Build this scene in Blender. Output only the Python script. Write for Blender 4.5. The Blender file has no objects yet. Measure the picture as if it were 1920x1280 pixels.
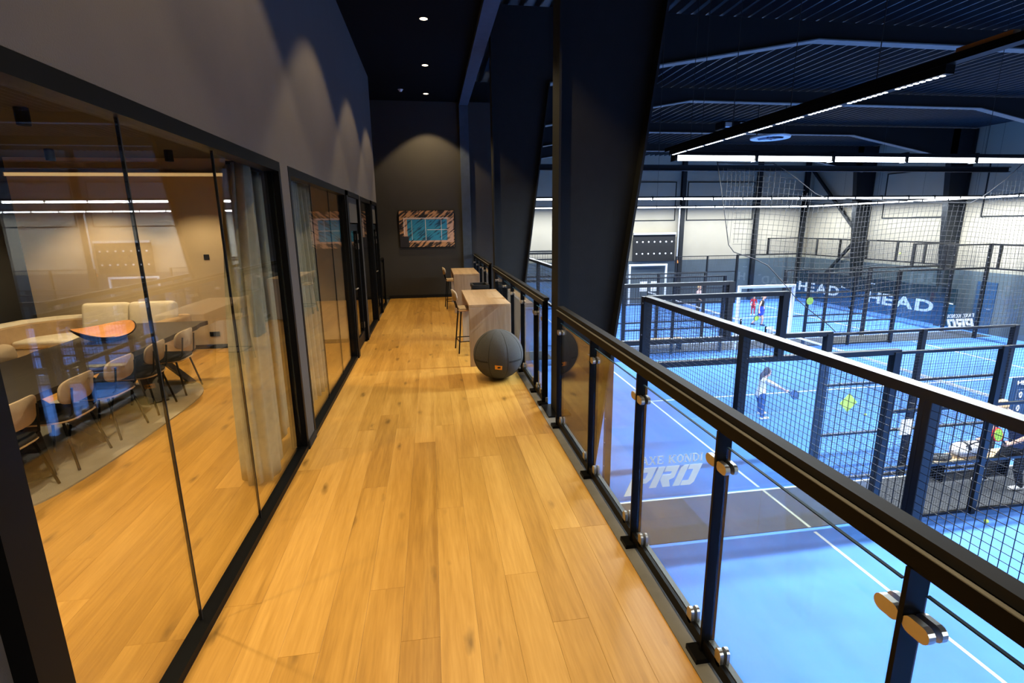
import bpy, bmesh, math, random
from mathutils import Vector, Matrix
random.seed(7)
S = bpy.context.scene
COL = S.collection
PI = math.pi

# ------------------------------------------------------------------ camera
cam = bpy.data.cameras.new('camera')
cam.lens = 961.0 * 36.0 / 1920.0
cam.sensor_width = 36.0
cam.clip_start = 0.02
cam.clip_end = 300
cam_o = bpy.data.objects.new('camera', cam)
COL.objects.link(cam_o)
cam_o.matrix_world = Matrix(((0.9879354, 0.04537119, -0.14807128, 0.0),
                             (-0.15443877, 0.21761826, -0.96373801, 0.0),
                             (-0.01150292, 0.97497884, 0.22199985, 2.0),
                             (0, 0, 0, 1)))
S.camera = cam_o

# ------------------------------------------------------------------ world, exposure
w = bpy.data.worlds.new('world')
S.world = w
w.use_nodes = True
w.node_tree.nodes['Background'].inputs[0].default_value = (0.05, 0.09, 0.16, 1)
w.node_tree.nodes['Background'].inputs[1].default_value = 0.004
S.view_settings.view_transform = 'Standard'
S.view_settings.look = 'None'
S.view_settings.exposure = 0.0
S.view_settings.gamma = 1.0
S.view_settings.use_curve_mapping = False
S.cycles.transparent_max_bounces = 40
S.cycles.max_bounces = 10
S.cycles.caustics_reflective = False
S.cycles.caustics_refractive = False

# light levels (every lamp is built with its fixture further down)
LED_POWER = 185.0        # watt per metre of the court light rows
LED_EMIT = 7.0
SPOT_POWER = 350.0      # corridor downlights
ROOM_POWER = 190.0      # added meeting-room spots

# ------------------------------------------------------------------ materials
def new_mat(name):
    m = bpy.data.materials.new(name)
    m.use_nodes = True
    nt = m.node_tree
    return m, nt, nt.nodes['Principled BSDF']

def mat(name, col, rough=0.5, metal=0.0, var=0.12, scale=8.0, bump=0.0, bscale=60.0, spec=0.5, coords='Object'):
    m, nt, b = new_mat(name)
    N, L = nt.nodes, nt.links
    tc = N.new('ShaderNodeTexCoord')
    nz = N.new('ShaderNodeTexNoise')
    nz.inputs['Scale'].default_value = scale
    nz.inputs['Detail'].default_value = 5
    L.new(tc.outputs[coords], nz.inputs['Vector'])
    cr = N.new('ShaderNodeValToRGB')
    cr.color_ramp.elements[0].position = 0.3
    cr.color_ramp.elements[1].position = 0.7
    cr.color_ramp.elements[0].color = tuple(max(0, c * (1 - var)) for c in col) + (1,)
    cr.color_ramp.elements[1].color = tuple(min(1, c * (1 + var)) for c in col) + (1,)
    L.new(nz.outputs['Fac'], cr.inputs['Fac'])
    L.new(cr.outputs['Color'], b.inputs['Base Color'])
    b.inputs['Roughness'].default_value = rough
    b.inputs['Metallic'].default_value = metal
    b.inputs['Specular IOR Level'].default_value = spec
    if bump:
        n2 = N.new('ShaderNodeTexNoise')
        n2.inputs['Scale'].default_value = bscale
        n2.inputs['Detail'].default_value = 3
        L.new(tc.outputs[coords], n2.inputs['Vector'])
        bp = N.new('ShaderNodeBump')
        bp.inputs['Strength'].default_value = bump
        bp.inputs['Distance'].default_value = 0.01
        L.new(n2.outputs['Fac'], bp.inputs['Height'])
        L.new(bp.outputs['Normal'], b.inputs['Normal'])
    return m

def emis(name, col, strength):
    m, nt, b = new_mat(name)
    b.inputs['Base Color'].default_value = col + (1,)
    b.inputs['Emission Color'].default_value = col + (1,)
    b.inputs['Emission Strength'].default_value = strength
    return m

def glass_mat(name, tint=(0.96, 0.985, 0.98), f0=0.05):
    m = bpy.data.materials.new(name)
    m.use_nodes = True
    nt = m.node_tree
    N, L = nt.nodes, nt.links
    N.clear()
    out = N.new('ShaderNodeOutputMaterial')
    mix = N.new('ShaderNodeMixShader')
    tr = N.new('ShaderNodeBsdfTransparent')
    tr.inputs['Color'].default_value = tint + (1,)
    gl = N.new('ShaderNodeBsdfGlossy')
    gl.inputs['Roughness'].default_value = 0.0
    geo = N.new('ShaderNodeNewGeometry')
    dot = N.new('ShaderNodeVectorMath'); dot.operation = 'DOT_PRODUCT'
    L.new(geo.outputs['Incoming'], dot.inputs[0])
    L.new(geo.outputs['Normal'], dot.inputs[1])
    ab = N.new('ShaderNodeMath'); ab.operation = 'ABSOLUTE'
    L.new(dot.outputs['Value'], ab.inputs[0])
    om = N.new('ShaderNodeMath'); om.operation = 'SUBTRACT'; om.inputs[0].default_value = 1.0
    L.new(ab.outputs[0], om.inputs[1])
    pw = N.new('ShaderNodeMath'); pw.operation = 'POWER'; pw.inputs[1].default_value = 5.0
    L.new(om.outputs[0], pw.inputs[0])
    ma = N.new('ShaderNodeMath'); ma.operation = 'MULTIPLY_ADD'
    ma.inputs[1].default_value = 1 - f0; ma.inputs[2].default_value = f0
    L.new(pw.outputs[0], ma.inputs[0])
    L.new(ma.outputs[0], mix.inputs['Fac'])
    L.new(tr.outputs[0], mix.inputs[1])
    L.new(gl.outputs[0], mix.inputs[2])
    L.new(mix.outputs[0], out.inputs['Surface'])
    return m

def wood_mat(name, dark, mid, light, rough=0.45, along='Y', knots=True, rnd=0.5, spec=0.4):
    m, nt, b = new_mat(name)
    N, L = nt.nodes, nt.links
    tc = N.new('ShaderNodeTexCoord')
    oi = N.new('ShaderNodeObjectInfo')
    mp = N.new('ShaderNodeMapping')
    sc = {'Y': (9, 0.55, 9), 'X': (0.55, 9, 9), 'Z': (9, 9, 0.55)}[along]
    mp.inputs['Scale'].default_value = sc
    L.new(tc.outputs['Object'], mp.inputs['Vector'])
    ad = N.new('ShaderNodeVectorMath'); ad.operation = 'ADD'
    ml = N.new('ShaderNodeMath'); ml.operation = 'MULTIPLY'; ml.inputs[1].default_value = 57.0
    L.new(oi.outputs['Random'], ml.inputs[0])
    L.new(mp.outputs[0], ad.inputs[0]); L.new(ml.outputs[0], ad.inputs[1])
    n1 = N.new('ShaderNodeTexNoise')
    n1.inputs['Scale'].default_value = 1.0; n1.inputs['Detail'].default_value = 6; n1.inputs['Distortion'].default_value = 1.2
    L.new(ad.outputs[0], n1.inputs['Vector'])
    n2 = N.new('ShaderNodeTexNoise')
    n2.inputs['Scale'].default_value = 9.0; n2.inputs['Detail'].default_value = 4
    L.new(ad.outputs[0], n2.inputs['Vector'])
    mx = N.new('ShaderNodeMath'); mx.operation = 'MULTIPLY_ADD'; mx.inputs[1].default_value = 0.35
    L.new(n2.outputs['Fac'], mx.inputs[0])
    m8 = N.new('ShaderNodeMath'); m8.operation = 'MULTIPLY'; m8.inputs[1].default_value = 0.65
    L.new(n1.outputs['Fac'], m8.inputs[0]); L.new(m8.outputs[0], mx.inputs[2])
    # per board tone
    tn = N.new('ShaderNodeMath'); tn.operation = 'MULTIPLY_ADD'; tn.inputs[1].default_value = 0.30 * rnd; tn.inputs[2].default_value = -0.15 * rnd
    L.new(oi.outputs['Random'], tn.inputs[0])
    sm = N.new('ShaderNodeMath'); sm.operation = 'ADD'
    L.new(mx.outputs[0], sm.inputs[0]); L.new(tn.outputs[0], sm.inputs[1])
    cr = N.new('ShaderNodeValToRGB')
    e = cr.color_ramp.elements
    e[0].position = 0.28; e[0].color = dark + (1,)
    e[1].position = 0.74; e[1].color = light + (1,)
    k = e.new(0.5); k.color = mid + (1,)
    L.new(sm.outputs[0], cr.inputs['Fac'])
    col = cr.outputs['Color']
    if knots:
        vo = N.new('ShaderNodeTexVoronoi'); vo.inputs['Scale'].default_value = 1.0
        mp2 = N.new('ShaderNodeMapping')
        mp2.inputs['Scale'].default_value = {'Y': (5.0, 1.6, 5.0), 'X': (1.6, 5.0, 5.0), 'Z': (5, 5, 1.6)}[along]
        L.new(tc.outputs['Object'], mp2.inputs['Vector'])
        ad2 = N.new('ShaderNodeVectorMath'); ad2.operation = 'ADD'
        L.new(mp2.outputs[0], ad2.inputs[0]); L.new(ml.outputs[0], ad2.inputs[1])
        nd = N.new('ShaderNodeTexNoise'); nd.inputs['Scale'].default_value = 4.0
        L.new(ad2.outputs[0], nd.inputs['Vector'])
        vs = N.new('ShaderNodeVectorMath'); vs.operation = 'SCALE'; vs.inputs['Scale'].default_value = 0.25
        L.new(nd.outputs['Color'], vs.inputs[0])
        ad3 = N.new('ShaderNodeVectorMath'); ad3.operation = 'ADD'
        L.new(ad2.outputs[0], ad3.inputs[0]); L.new(vs.outputs[0], ad3.inputs[1])
        L.new(ad3.outputs[0], vo.inputs['Vector'])
        kr = N.new('ShaderNodeMapRange')
        kr.inputs['From Min'].default_value = 0.03; kr.inputs['From Max'].default_value = 0.17
        kr.inputs['To Min'].default_value = 0.75; kr.inputs['To Max'].default_value = 0.0
        L.new(vo.outputs['Distance'], kr.inputs['Value'])
        mk = N.new('ShaderNodeMixRGB'); mk.inputs[2].default_value = tuple(c * 0.35 for c in dark) + (1,)
        L.new(kr.outputs[0], mk.inputs[0]); L.new(col, mk.inputs[1])
        col = mk.outputs[0]
    L.new(col, b.inputs['Base Color'])
    b.inputs['Roughness'].default_value = rough
    b.inputs['Specular IOR Level'].default_value = spec
    bp = N.new('ShaderNodeBump'); bp.inputs['Strength'].default_value = 0.08; bp.inputs['Distance'].default_value = 0.004
    L.new(n2.outputs['Fac'], bp.inputs['Height']); L.new(bp.outputs['Normal'], b.inputs['Normal'])
    return m

M = {}
M['oak'] = wood_mat('oak_floor', (0.33, 0.165, 0.026), (0.47, 0.250, 0.046), (0.60, 0.340, 0.080), rough=0.42, rnd=0.75)
M['table_oak'] = wood_mat('pale_oak_veneer', (0.30, 0.21, 0.135), (0.42, 0.305, 0.20), (0.52, 0.40, 0.28), rough=0.5, along='Z', knots=False)
M['table_oak_top'] = wood_mat('pale_oak_veneer_top', (0.34, 0.235, 0.145), (0.48, 0.34, 0.21), (0.58, 0.43, 0.28), rough=0.45, along='Y', knots=False)
M['dark_oak'] = wood_mat('dark_stained_oak', (0.010, 0.008, 0.007), (0.024, 0.019, 0.016), (0.065, 0.055, 0.047), rough=0.42, along='Y', knots=False)
M['birch'] = wood_mat('birch_bench', (0.42, 0.27, 0.13), (0.58, 0.40, 0.21), (0.68, 0.50, 0.29), rough=0.5, along='X', knots=False)
M['bowl'] = wood_mat('bowl_wood', (0.40, 0.16, 0.04), (0.56, 0.25, 0.075), (0.66, 0.33, 0.11), rough=0.5, along='X', knots=False)
M['bowl_out'] = wood_mat('bowl_dark_outside', (0.02, 0.015, 0.015), (0.04, 0.03, 0.03), (0.08, 0.06, 0.05), rough=0.6, along='X', knots=False)
M['slab'] = mat('screed', (0.10, 0.09, 0.08), 0.9)
M['wall'] = mat('grey_paint', (0.060, 0.055, 0.055), 0.85, var=0.05, scale=3, bump=0.15, bscale=140)
M['wall_end'] = mat('dark_taupe_paint', (0.032, 0.030, 0.027), 0.85, var=0.05, scale=3, bump=0.15, bscale=140)
M['ceil'] = mat('black_ceiling', (0.0025, 0.0025, 0.003), 0.9, spec=0.1)
M['fascia'] = mat('slate_blue_fascia', (0.040, 0.058, 0.085), 0.8)
M['beige'] = mat('beige_paint', (0.50, 0.40, 0.27), 0.85, var=0.04, scale=3, bump=0.1, bscale=140)
M['room_ceil'] = mat('brown_ceiling', (0.040, 0.034, 0.022), 0.9)
M['room_dark'] = mat('dark_room_wall', (0.010, 0.012, 0.016), 0.7)
M['black'] = mat('black_powder_coat', (0.0032, 0.0034, 0.004), 0.45, spec=0.08, var=0.1)
M['fence'] = mat('fence_black_coat', (0.0045, 0.005, 0.0065), 0.34, spec=0.45, var=0.1)
M['blackm'] = mat('black_matt', (0.006, 0.006, 0.0065), 0.7, spec=0.3)
M['steel_grey'] = mat('charcoal_steel', (0.016, 0.018, 0.020), 0.55, var=0.1, bump=0.1, bscale=90)
M['column'] = mat('column_paint', (0.012, 0.0135, 0.015), 0.62, var=0.1, bump=0.1, bscale=90, spec=0.22)
M['flange'] = mat('flange_lit_tone', (0.13, 0.13, 0.125), 0.6)  # paler than the web: light on the rafter underside put into the colour
M['steel_plate'] = mat('grey_floor_plate', (0.17, 0.175, 0.175), 0.5, metal=0.0)
M['handrail'] = mat('handrail_top', (0.014, 0.014, 0.014), 0.65, spec=0.15)
M['stainless'] = mat('stainless', (0.45, 0.42, 0.38), 0.34, metal=1.0)
M['glass'] = glass_mat('rail_glass', (0.95, 0.985, 0.985), 0.045)
M['pglass'] = glass_mat('partition_glass', (0.97, 0.98, 0.96), 0.075)
M['cglass'] = glass_mat('court_glass', (0.96, 0.985, 0.995), 0.04)
M['edge'] = mat('glass_edge', (0.008, 0.05, 0.06), 0.6, spec=0.15)
M['turf'] = mat('blue_turf', (0.072, 0.226, 0.69), 0.9, var=0.16, scale=1.1, bump=0.3, bscale=300)
M['turf_line'] = mat('white_turf', (0.86, 0.88, 0.90), 0.9, var=0.05)
M['runner'] = mat('charcoal_carpet', (0.030, 0.032, 0.036), 0.95, var=0.2, bump=0.3, bscale=200)
M['runner_line'] = mat('worn_line_on_carpet', (0.30, 0.28, 0.22), 0.9)
M['runner_edge'] = mat('pale_edge_strip', (0.55, 0.56, 0.55), 0.8)
M['hall_beige'] = mat('cream_wall_panel', (0.29, 0.258, 0.195), 0.85, var=0.04, scale=1.0, bump=0.2, bscale=40)
M['hall_grey'] = mat('grey_wainscot', (0.055, 0.075, 0.09), 0.8, var=0.08, scale=1.5)
M['deck'] = mat('roof_deck', (0.022, 0.030, 0.040), 0.4, metal=0.2)
M['frame_steel'] = mat('dark_frame_steel', (0.0055, 0.0068, 0.0085), 0.6, spec=0.25)
M['wire'] = mat('black_wire', (0.006, 0.008, 0.012), 0.5)
M['wire_lit'] = mat('galvanised_wire', (0.05, 0.055, 0.06), 0.4, metal=0.5)
M['net'] = mat('black_net', (0.008, 0.008, 0.009), 0.8)
M['white'] = mat('white_paint', (0.80, 0.80, 0.79), 0.6, var=0.04)
M['led'] = emis('led_lens', (0.93, 0.97, 1.0), LED_EMIT)
M['led_dot'] = emis('led_dot_lens', (0.93, 0.97, 1.0), 5.0)
M['spot_lens'] = emis('warm_lens', (1.0, 0.80, 0.52), 6.0)
M['cove'] = emis('warm_cove', (1.0, 0.66, 0.28), 0.55)
M['felt'] = mat('grey_felt', (0.065, 0.066, 0.070), 0.95, var=0.12, scale=120, bump=0.5, bscale=260)
M['strap'] = mat('black_strap', (0.012, 0.012, 0.013), 0.7)
M['orange'] = mat('orange_tag', (0.85, 0.36, 0.03), 0.6)
M['cream'] = mat('cream_boucle', (0.72, 0.66, 0.54), 0.95, var=0.06, bump=0.3, bscale=120)
M['tan'] = mat('tan_fabric_and_shade', (0.42, 0.29, 0.16), 0.95, var=0.08, bump=0.3, bscale=150)  # also paints the shade inside the sofa back
M['taupe'] = mat('taupe_fabric', (0.40, 0.32, 0.235), 0.95, var=0.08, bump=0.3, bscale=150)
M['seat_dark'] = mat('dark_seat_fabric', (0.022, 0.022, 0.024), 0.85)
M['ply'] = mat('plywood_edge', (0.50, 0.34, 0.18), 0.6)
M['rug'] = mat('grey_rug', (0.30, 0.29, 0.255), 0.95, var=0.12, scale=5, bump=0.5, bscale=150)
M['curtain'] = mat('sage_linen', (0.36, 0.345, 0.255), 0.95, var=0.1, scale=20)
M['navy'] = mat('navy_panel', (0.012, 0.045, 0.11), 0.5)
M['banner'] = mat('banner_navy', (0.006, 0.018, 0.028), 0.6, spec=0.2)
M['banner_reflect'] = mat('banner_reflection_blue', (0.004, 0.055, 0.14), 0.6, spec=0.2)  # blue reflections on the lower banner, painted as colour
M['lime'] = mat('lime_sticker', (0.42, 0.62, 0.08), 0.6)
M['tennis'] = mat('tennis_ball', (0.62, 0.78, 0.10), 0.9)
M['skin'] = mat('skin', (0.62, 0.36, 0.25), 0.6)
M['hair_brown'] = mat('brown_hair', (0.055, 0.03, 0.022), 0.6)
M['hair_blond'] = mat('blond_hair', (0.62, 0.40, 0.19), 0.6)
M['c_white'] = mat('white_cloth', (0.82, 0.78, 0.76), 0.9)
M['c_navy'] = mat('navy_cloth', (0.012, 0.028, 0.09), 0.9)
M['c_jeans'] = mat('blue_leggings', (0.018, 0.065, 0.22), 0.9)
M['c_black'] = mat('black_cloth', (0.010, 0.010, 0.012), 0.9)
M['c_royal'] = mat('royal_blue_cloth', (0.015, 0.05, 0.45), 0.9)
M['c_pink'] = mat('pale_pink_cloth', (0.75, 0.52, 0.50), 0.9)
M['c_red'] = mat('red_cloth', (0.42, 0.03, 0.05), 0.9)
M['shoe'] = mat('white_shoe', (0.80, 0.78, 0.76), 0.7)
M['racket_blue'] = mat('dark_blue_racket', (0.012, 0.05, 0.16), 0.4)
M['racket_green'] = mat('lime_racket', (0.30, 0.62, 0.05), 0.4)
M['racket_red'] = mat('red_racket', (0.62, 0.02, 0.02), 0.4)
M['bag_white'] = mat('white_bag', (0.74, 0.72, 0.70), 0.7)
M['orange_clay'] = mat('orange_cap', (0.75, 0.20, 0.03), 0.6)
M['silver'] = mat('silver_pipe', (0.55, 0.57, 0.60), 0.35, metal=0.8)
M['timber'] = wood_mat('timber_batten', (0.16, 0.09, 0.035), (0.26, 0.15, 0.06), (0.34, 0.21, 0.09), along='Y', knots=False)

# ------------------------------------------------------------------ mesh builder
class MB:
    def __init__(s):
        s.v = []; s.f = []; s.m = []; s.cur = 0
    def _add(s, vs, fs):
        o = len(s.v)
        s.v += [tuple(v) for v in vs]
        for f in fs:
            s.f.append(tuple(i + o for i in f)); s.m.append(s.cur)
        return s
    def box(s, x0, x1, y0, y1, z0, z1):
        if x0 > x1: x0, x1 = x1, x0
        if y0 > y1: y0, y1 = y1, y0
        if z0 > z1: z0, z1 = z1, z0
        return s._add([(x0, y0, z0), (x1, y0, z0), (x1, y1, z0), (x0, y1, z0), (x0, y0, z1), (x1, y0, z1), (x1, y1, z1), (x0, y1, z1)],
                      [(0, 3, 2, 1), (4, 5, 6, 7), (0, 1, 5, 4), (1, 2, 6, 5), (2, 3, 7, 6), (3, 0, 4, 7)])
    def bevbox(s, x0, x1, y0, y1, z0, z1, b=0.02, seg=3):
        bm = bmesh.new()
        bmesh.ops.create_cube(bm, size=1.0)
        for v in bm.verts:
            v.co = Vector(((x0 + x1) / 2 + v.co.x * (x1 - x0), (y0 + y1) / 2 + v.co.y * (y1 - y0), (z0 + z1) / 2 + v.co.z * (z1 - z0)))
        bmesh.ops.bevel(bm, geom=bm.edges[:], offset=b, segments=seg, profile=0.5, affect='EDGES')
        s.from_bm(bm); bm.free(); return s
    def from_bm(s, bm, mtx=None):
        bm.verts.index_update()
        s._add([(mtx @ v.co) if mtx else v.co for v in bm.verts], [[v.index for v in f.verts] for f in bm.faces])
        return s
    def tube(s, pts, r, n=8, cap=True, radii=None):
        pts = [Vector(p) for p in pts]
        rings = []
        up = None
        for i, p in enumerate(pts):
            d = (pts[min(i + 1, len(pts) - 1)] - pts[max(i - 1, 0)])
            if d.length < 1e-9: d = Vector((0, 0, 1))
            d.normalize()
            if up is None:
                up = Vector((0, 0, 1)) if abs(d.z) < 0.9 else Vector((1, 0, 0))
            a = d.cross(up)
            if a.length < 1e-6:
                a = d.cross(Vector((0, 1, 0)))
            a.normalize(); b = a.cross(d).normalized(); up = b
            rr = radii[i] if radii else r
            rings.append([p + a * (math.cos(2 * PI * k / n) * rr) + b * (math.sin(2 * PI * k / n) * rr) for k in range(n)])
        vs = [v for ring in rings for v in ring]
        fs = []
        for i in range(len(rings) - 1):
            for k in range(n):
                fs.append((i * n + k, i * n + (k + 1) % n, (i + 1) * n + (k + 1) % n, (i + 1) * n + k))
        if cap:
            fs.append(tuple(range(n - 1, -1, -1)))
            fs.append(tuple((len(rings) - 1) * n + k for k in range(n)))
        return s._add(vs, fs)
    def bar(s, a, b, wx, wy):
        """square bar from a to b"""
        a = Vector(a); b = Vector(b); d = (b - a).normalized()
        up = Vector((0, 0, 1)) if abs(d.z) < 0.95 else Vector((0, 1, 0))
        x = d.cross(up).normalized() * wx / 2; y = x.normalized().cross(d) * wy / 2
        vs = [a - x - y, a + x - y, a + x + y, a - x + y, b - x - y, b + x - y, b + x + y, b - x + y]
        return s._add(vs, [(0, 1, 2, 3), (7, 6, 5, 4), (0, 4, 5, 1), (1, 5, 6, 2), (2, 6, 7, 3), (3, 7, 4, 0)])
    def prism(s, poly, axis, a, b):
        """extrude 2D polygon along axis ('X': poly in YZ, 'Y': poly in XZ, 'Z': poly in XY)"""
        def P(u, v, t):
            return {'X': (t, u, v), 'Y': (u, t, v), 'Z': (u, v, t)}[axis]
        n = len(poly)
        vs = [P(u, v, a) for u, v in poly] + [P(u, v, b) for u, v in poly]
        fs = [tuple(range(n)), tuple(range(2 * n - 1, n - 1, -1))] + [(i, (i + 1) % n, n + (i + 1) % n, n + i) for i in range(n)]
        return s._add(vs, fs)
    def lathe(s, prof, c=(0, 0, 0), n=24):
        vs = []; fs = []
        for r, z in prof:
            for k in range(n):
                vs.append((c[0] + r * math.cos(2 * PI * k / n), c[1] + r * math.sin(2 * PI * k / n), c[2] + z))
        for i in range(len(prof) - 1):
            for k in range(n):
                fs.append((i * n + k, i * n + (k + 1) % n, (i + 1) * n + (k + 1) % n, (i + 1) * n + k))
        return s._add(vs, fs)
    def grid(s, fn, nu, nv, flip=False):
        vs = [fn(i / nu, j / nv) for j in range(nv + 1) for i in range(nu + 1)]
        fs = []
        for j in range(nv):
            for i in range(nu):
                q = (j * (nu + 1) + i, j * (nu + 1) + i + 1, (j + 1) * (nu + 1) + i + 1, (j + 1) * (nu + 1) + i)
                fs.append(q[::-1] if flip else q)
        return s._add(vs, fs)
    def wires(s, axis, fix, u0, u1, z0, z1, pitch, t):
        """welded wire grid in the plane axis=fix"""
        nu = max(1, round((u1 - u0) / pitch)); nz = max(1, round((z1 - z0) / pitch))
        h = t / 2
        for i in range(nu + 1):
            u = u0 + (u1 - u0) * i / nu
            if axis == 'X': s.box(fix - h, fix + h, u - h, u + h, z0, z1)
            else: s.box(u - h, u + h, fix - h, fix + h, z0, z1)
        for j in range(nz + 1):
            z = z0 + (z1 - z0) * j / nz
            if axis == 'X': s.box(fix + h, fix + 3 * h, u0, u1, z - h, z + h)
            else: s.box(u0, u1, fix + h, fix + 3 * h, z - h, z + h)
        return s
    def build(s, name, mats, parent=None, smooth=False, loc=None, recalc=True):
        me = bpy.data.meshes.new(name)
        me.from_pydata(s.v, [], s.f)
        if not isinstance(mats, (list, tuple)): mats = [mats]
        for m in mats: me.materials.append(M[m] if isinstance(m, str) else m)
        if len(mats) > 1:
            me.polygons.foreach_set('material_index', s.m)
        if recalc and len(s.f) < 60000:
            bm = bmesh.new(); bm.from_mesh(me)
            bmesh.ops.recalc_face_normals(bm, faces=bm.faces[:])
            bm.to_mesh(me); bm.free()
        if smooth:
            me.polygons.foreach_set('use_smooth', [True] * len(me.polygons))
        me.update()
        return link(name, me, parent, loc)

def link(name, me, parent=None, loc=None):
    o = bpy.data.objects.new(name, me)
    COL.objects.link(o)
    if parent is not None: o.parent = parent
    if loc is not None: o.location = loc
    return o

def tag(o, label=None, cat=None, group=None, kind=None):
    if label: o['label'] = label
    if cat: o['category'] = cat
    if group: o['group'] = group
    if kind: o['kind'] = kind
    return o

def thing(name, label, cat, loc=(0, 0, 0), rz=0.0, group=None):
    o = bpy.data.objects.new(name, None)
    COL.objects.link(o)
    o.empty_display_size = 0.1
    o.location = loc; o.rotation_euler = (0, 0, rz)
    return tag(o, label, cat, group)

def dup(o, parent=None, loc=None, rz=None):
    c = o.copy(); COL.objects.link(c)
    if parent is not None: c.parent = parent
    if loc is not None: c.location = loc
    if rz is not None: c.rotation_euler = (0, 0, rz)
    for ch in list(o.children):
        dup(ch, c)
    return c

def struct(o, label=None):
    o['kind'] = 'structure'
    if label: o['label'] = label
    return o

def area(name, loc, sx, sy, power, col, parent=None, spread=PI):
    l = bpy.data.lights.new(name, 'AREA')
    l.shape = 'RECTANGLE'; l.size = sx; l.size_y = sy; l.energy = power; l.color = col; l.spread = spread
    o = bpy.data.objects.new(name, l); COL.objects.link(o); o.location = loc
    if parent is not None: o.parent = parent
    return o

def spot(name, loc, power, col, angle, blend, parent=None, radius=0.05):
    l = bpy.data.lights.new(name, 'SPOT')
    l.energy = power; l.color = col; l.spot_size = angle; l.spot_blend = blend; l.shadow_soft_size = radius
    o = bpy.data.objects.new(name, l); COL.objects.link(o); o.location = loc
    if parent is not None: o.parent = parent
    return o

# ================================================================== STRUCTURE: balcony, corridor, rooms
YB, YE = -2.4, 14.76           # corridor from behind the camera to the end wall
XW, XR = -1.2, 1.11            # glass wall plane, floor edge
ROOM_X, ROOM_Y = -6.3, 9.2     # meeting room left and back walls
CEIL = 5.2

fl = struct(MB().box(-6.45, 1.23, YB, YE + 0.3, -0.32, -0.018).build('floor', 'slab'), 'oak plank floor of the gallery and meeting room')
def planks():
    wdt = 0.192
    cache = {}
    def plank(x0, x1, y0, y1):
        key = (round(x1 - x0, 3), round(y1 - y0, 2))
        if key not in cache:
            a, b = key[0] / 2 - 0.0003, key[1] / 2 - 0.0004
            bm = bmesh.new(); bmesh.ops.create_cube(bm, size=1.0)
            for v in bm.verts: v.co = Vector((v.co.x * 2 * a, v.co.y * 2 * b, v.co.z * 0.018))
            top = [e for e in bm.edges if all(v.co.z > 0 for v in e.verts)]
            bmesh.ops.bevel(bm, geom=top, offset=0.0007, segments=1, affect='EDGES')
            me = bpy.data.meshes.new('floor_plank'); bm.to_mesh(me); bm.free()
            me.materials.append(M['oak']); cache[key] = me
        link('floor_plank', cache[key], fl, ((x0 + x1) / 2, (y0 + y1) / 2, -0.009))
    x = XR
    row = 0
    lens = [1.6, 2.0, 2.4, 2.8]
    while x > ROOM_X:
        x0 = max(x - wdt, ROOM_X)
        if x0 > XW - 0.15: ya, yb = YB, YE
        else: ya, yb = 0.6, ROOM_Y
        y = ya
        first = True
        while y < yb - 0.01:
            ln = random.choice(lens)
            if first: ln = random.choice([0.6, 1.0, 1.4, 1.8]); first = False
            y1 = min(y + ln, yb)
            if yb - y1 < 0.4: y1 = yb
            plank(x0, x, y, y1)
            y = y1
        x = x0; row += 1
planks()
# room beyond door (dark, unlit) floor
struct(MB().box(-4.2, XW - 0.16, ROOM_Y + 0.14, 12.55, -0.017, 0.0).build('floor_side_room', 'oak'))
struct(MB().box(-3.6, XW - 0.16, 12.75, YE, -0.017, 0.0).build('floor_stair_landing', 'oak'))
struct(MB().box(XR, 1.235, YB, YE, -0.02, 0.004).build('trim_1', 'steel_plate'), 'grey steel edge plate along the gallery floor')

# left glazed wall: header, piers
OPEN = [(1.5, 4.66), (4.92, 8.02), (9.64, 11.25)]
DOORS = [(8.02, 9.42), (11.25, 12.45)]
TOP = 2.52
mb = MB()
mb.box(XW - 0.15, XW, YB, 12.6, TOP, CEIL)
for a, b in [(YB, 1.5), (4.66, 4.92), (9.42, 9.64), (12.45, 12.6)]:
    mb.box(XW - 0.15, XW, a, b, 0, TOP)
struct(mb.build('wall_left', 'wall'), 'grey painted gallery wall above the glazed meeting rooms')
mb = MB()
for a, b in [(YB, 1.49), (4.645, 4.935), (9.41, 9.65), (12.45, 12.612)]:
    mb.box(XW, XW + 0.014, a, b, 0, 0.075)
mb.box(XW - 0.03, XW + 0.014, 4.635, 4.66, 0, 0.075)
struct(mb.build('baseboard_left', 'blackm'))
struct(MB().box(-4.0, 2.6, YE, YE + 0.15, -0.32, CEIL).build('wall_end', 'wall_end'), 'dark taupe end wall of the gallery')
struct(MB().box(-1.22, 0.90, YE - 0.014, YE, 0, 0.085).build('baseboard_end', 'blackm'))
struct(MB().box(-6.5, 0.92, YB, YE, CEIL, CEIL + 0.15).build('ceiling', 'ceil'), 'black gallery ceiling')
struct(MB().box(0.90, 1.14, YB, YE, CEIL - 0.1, CEIL + 0.05).box(0.90, 1.14, YE - 0.10, YE, 0, CEIL - 0.1).build('trim_2', 'fascia'), 'slate grey bulkhead edge and end pillar')
struct(MB().box(-6.5, 1.23, YB - 0.15, YB, -0.32, CEIL).build('wall_back', 'wall_end'))
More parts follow.
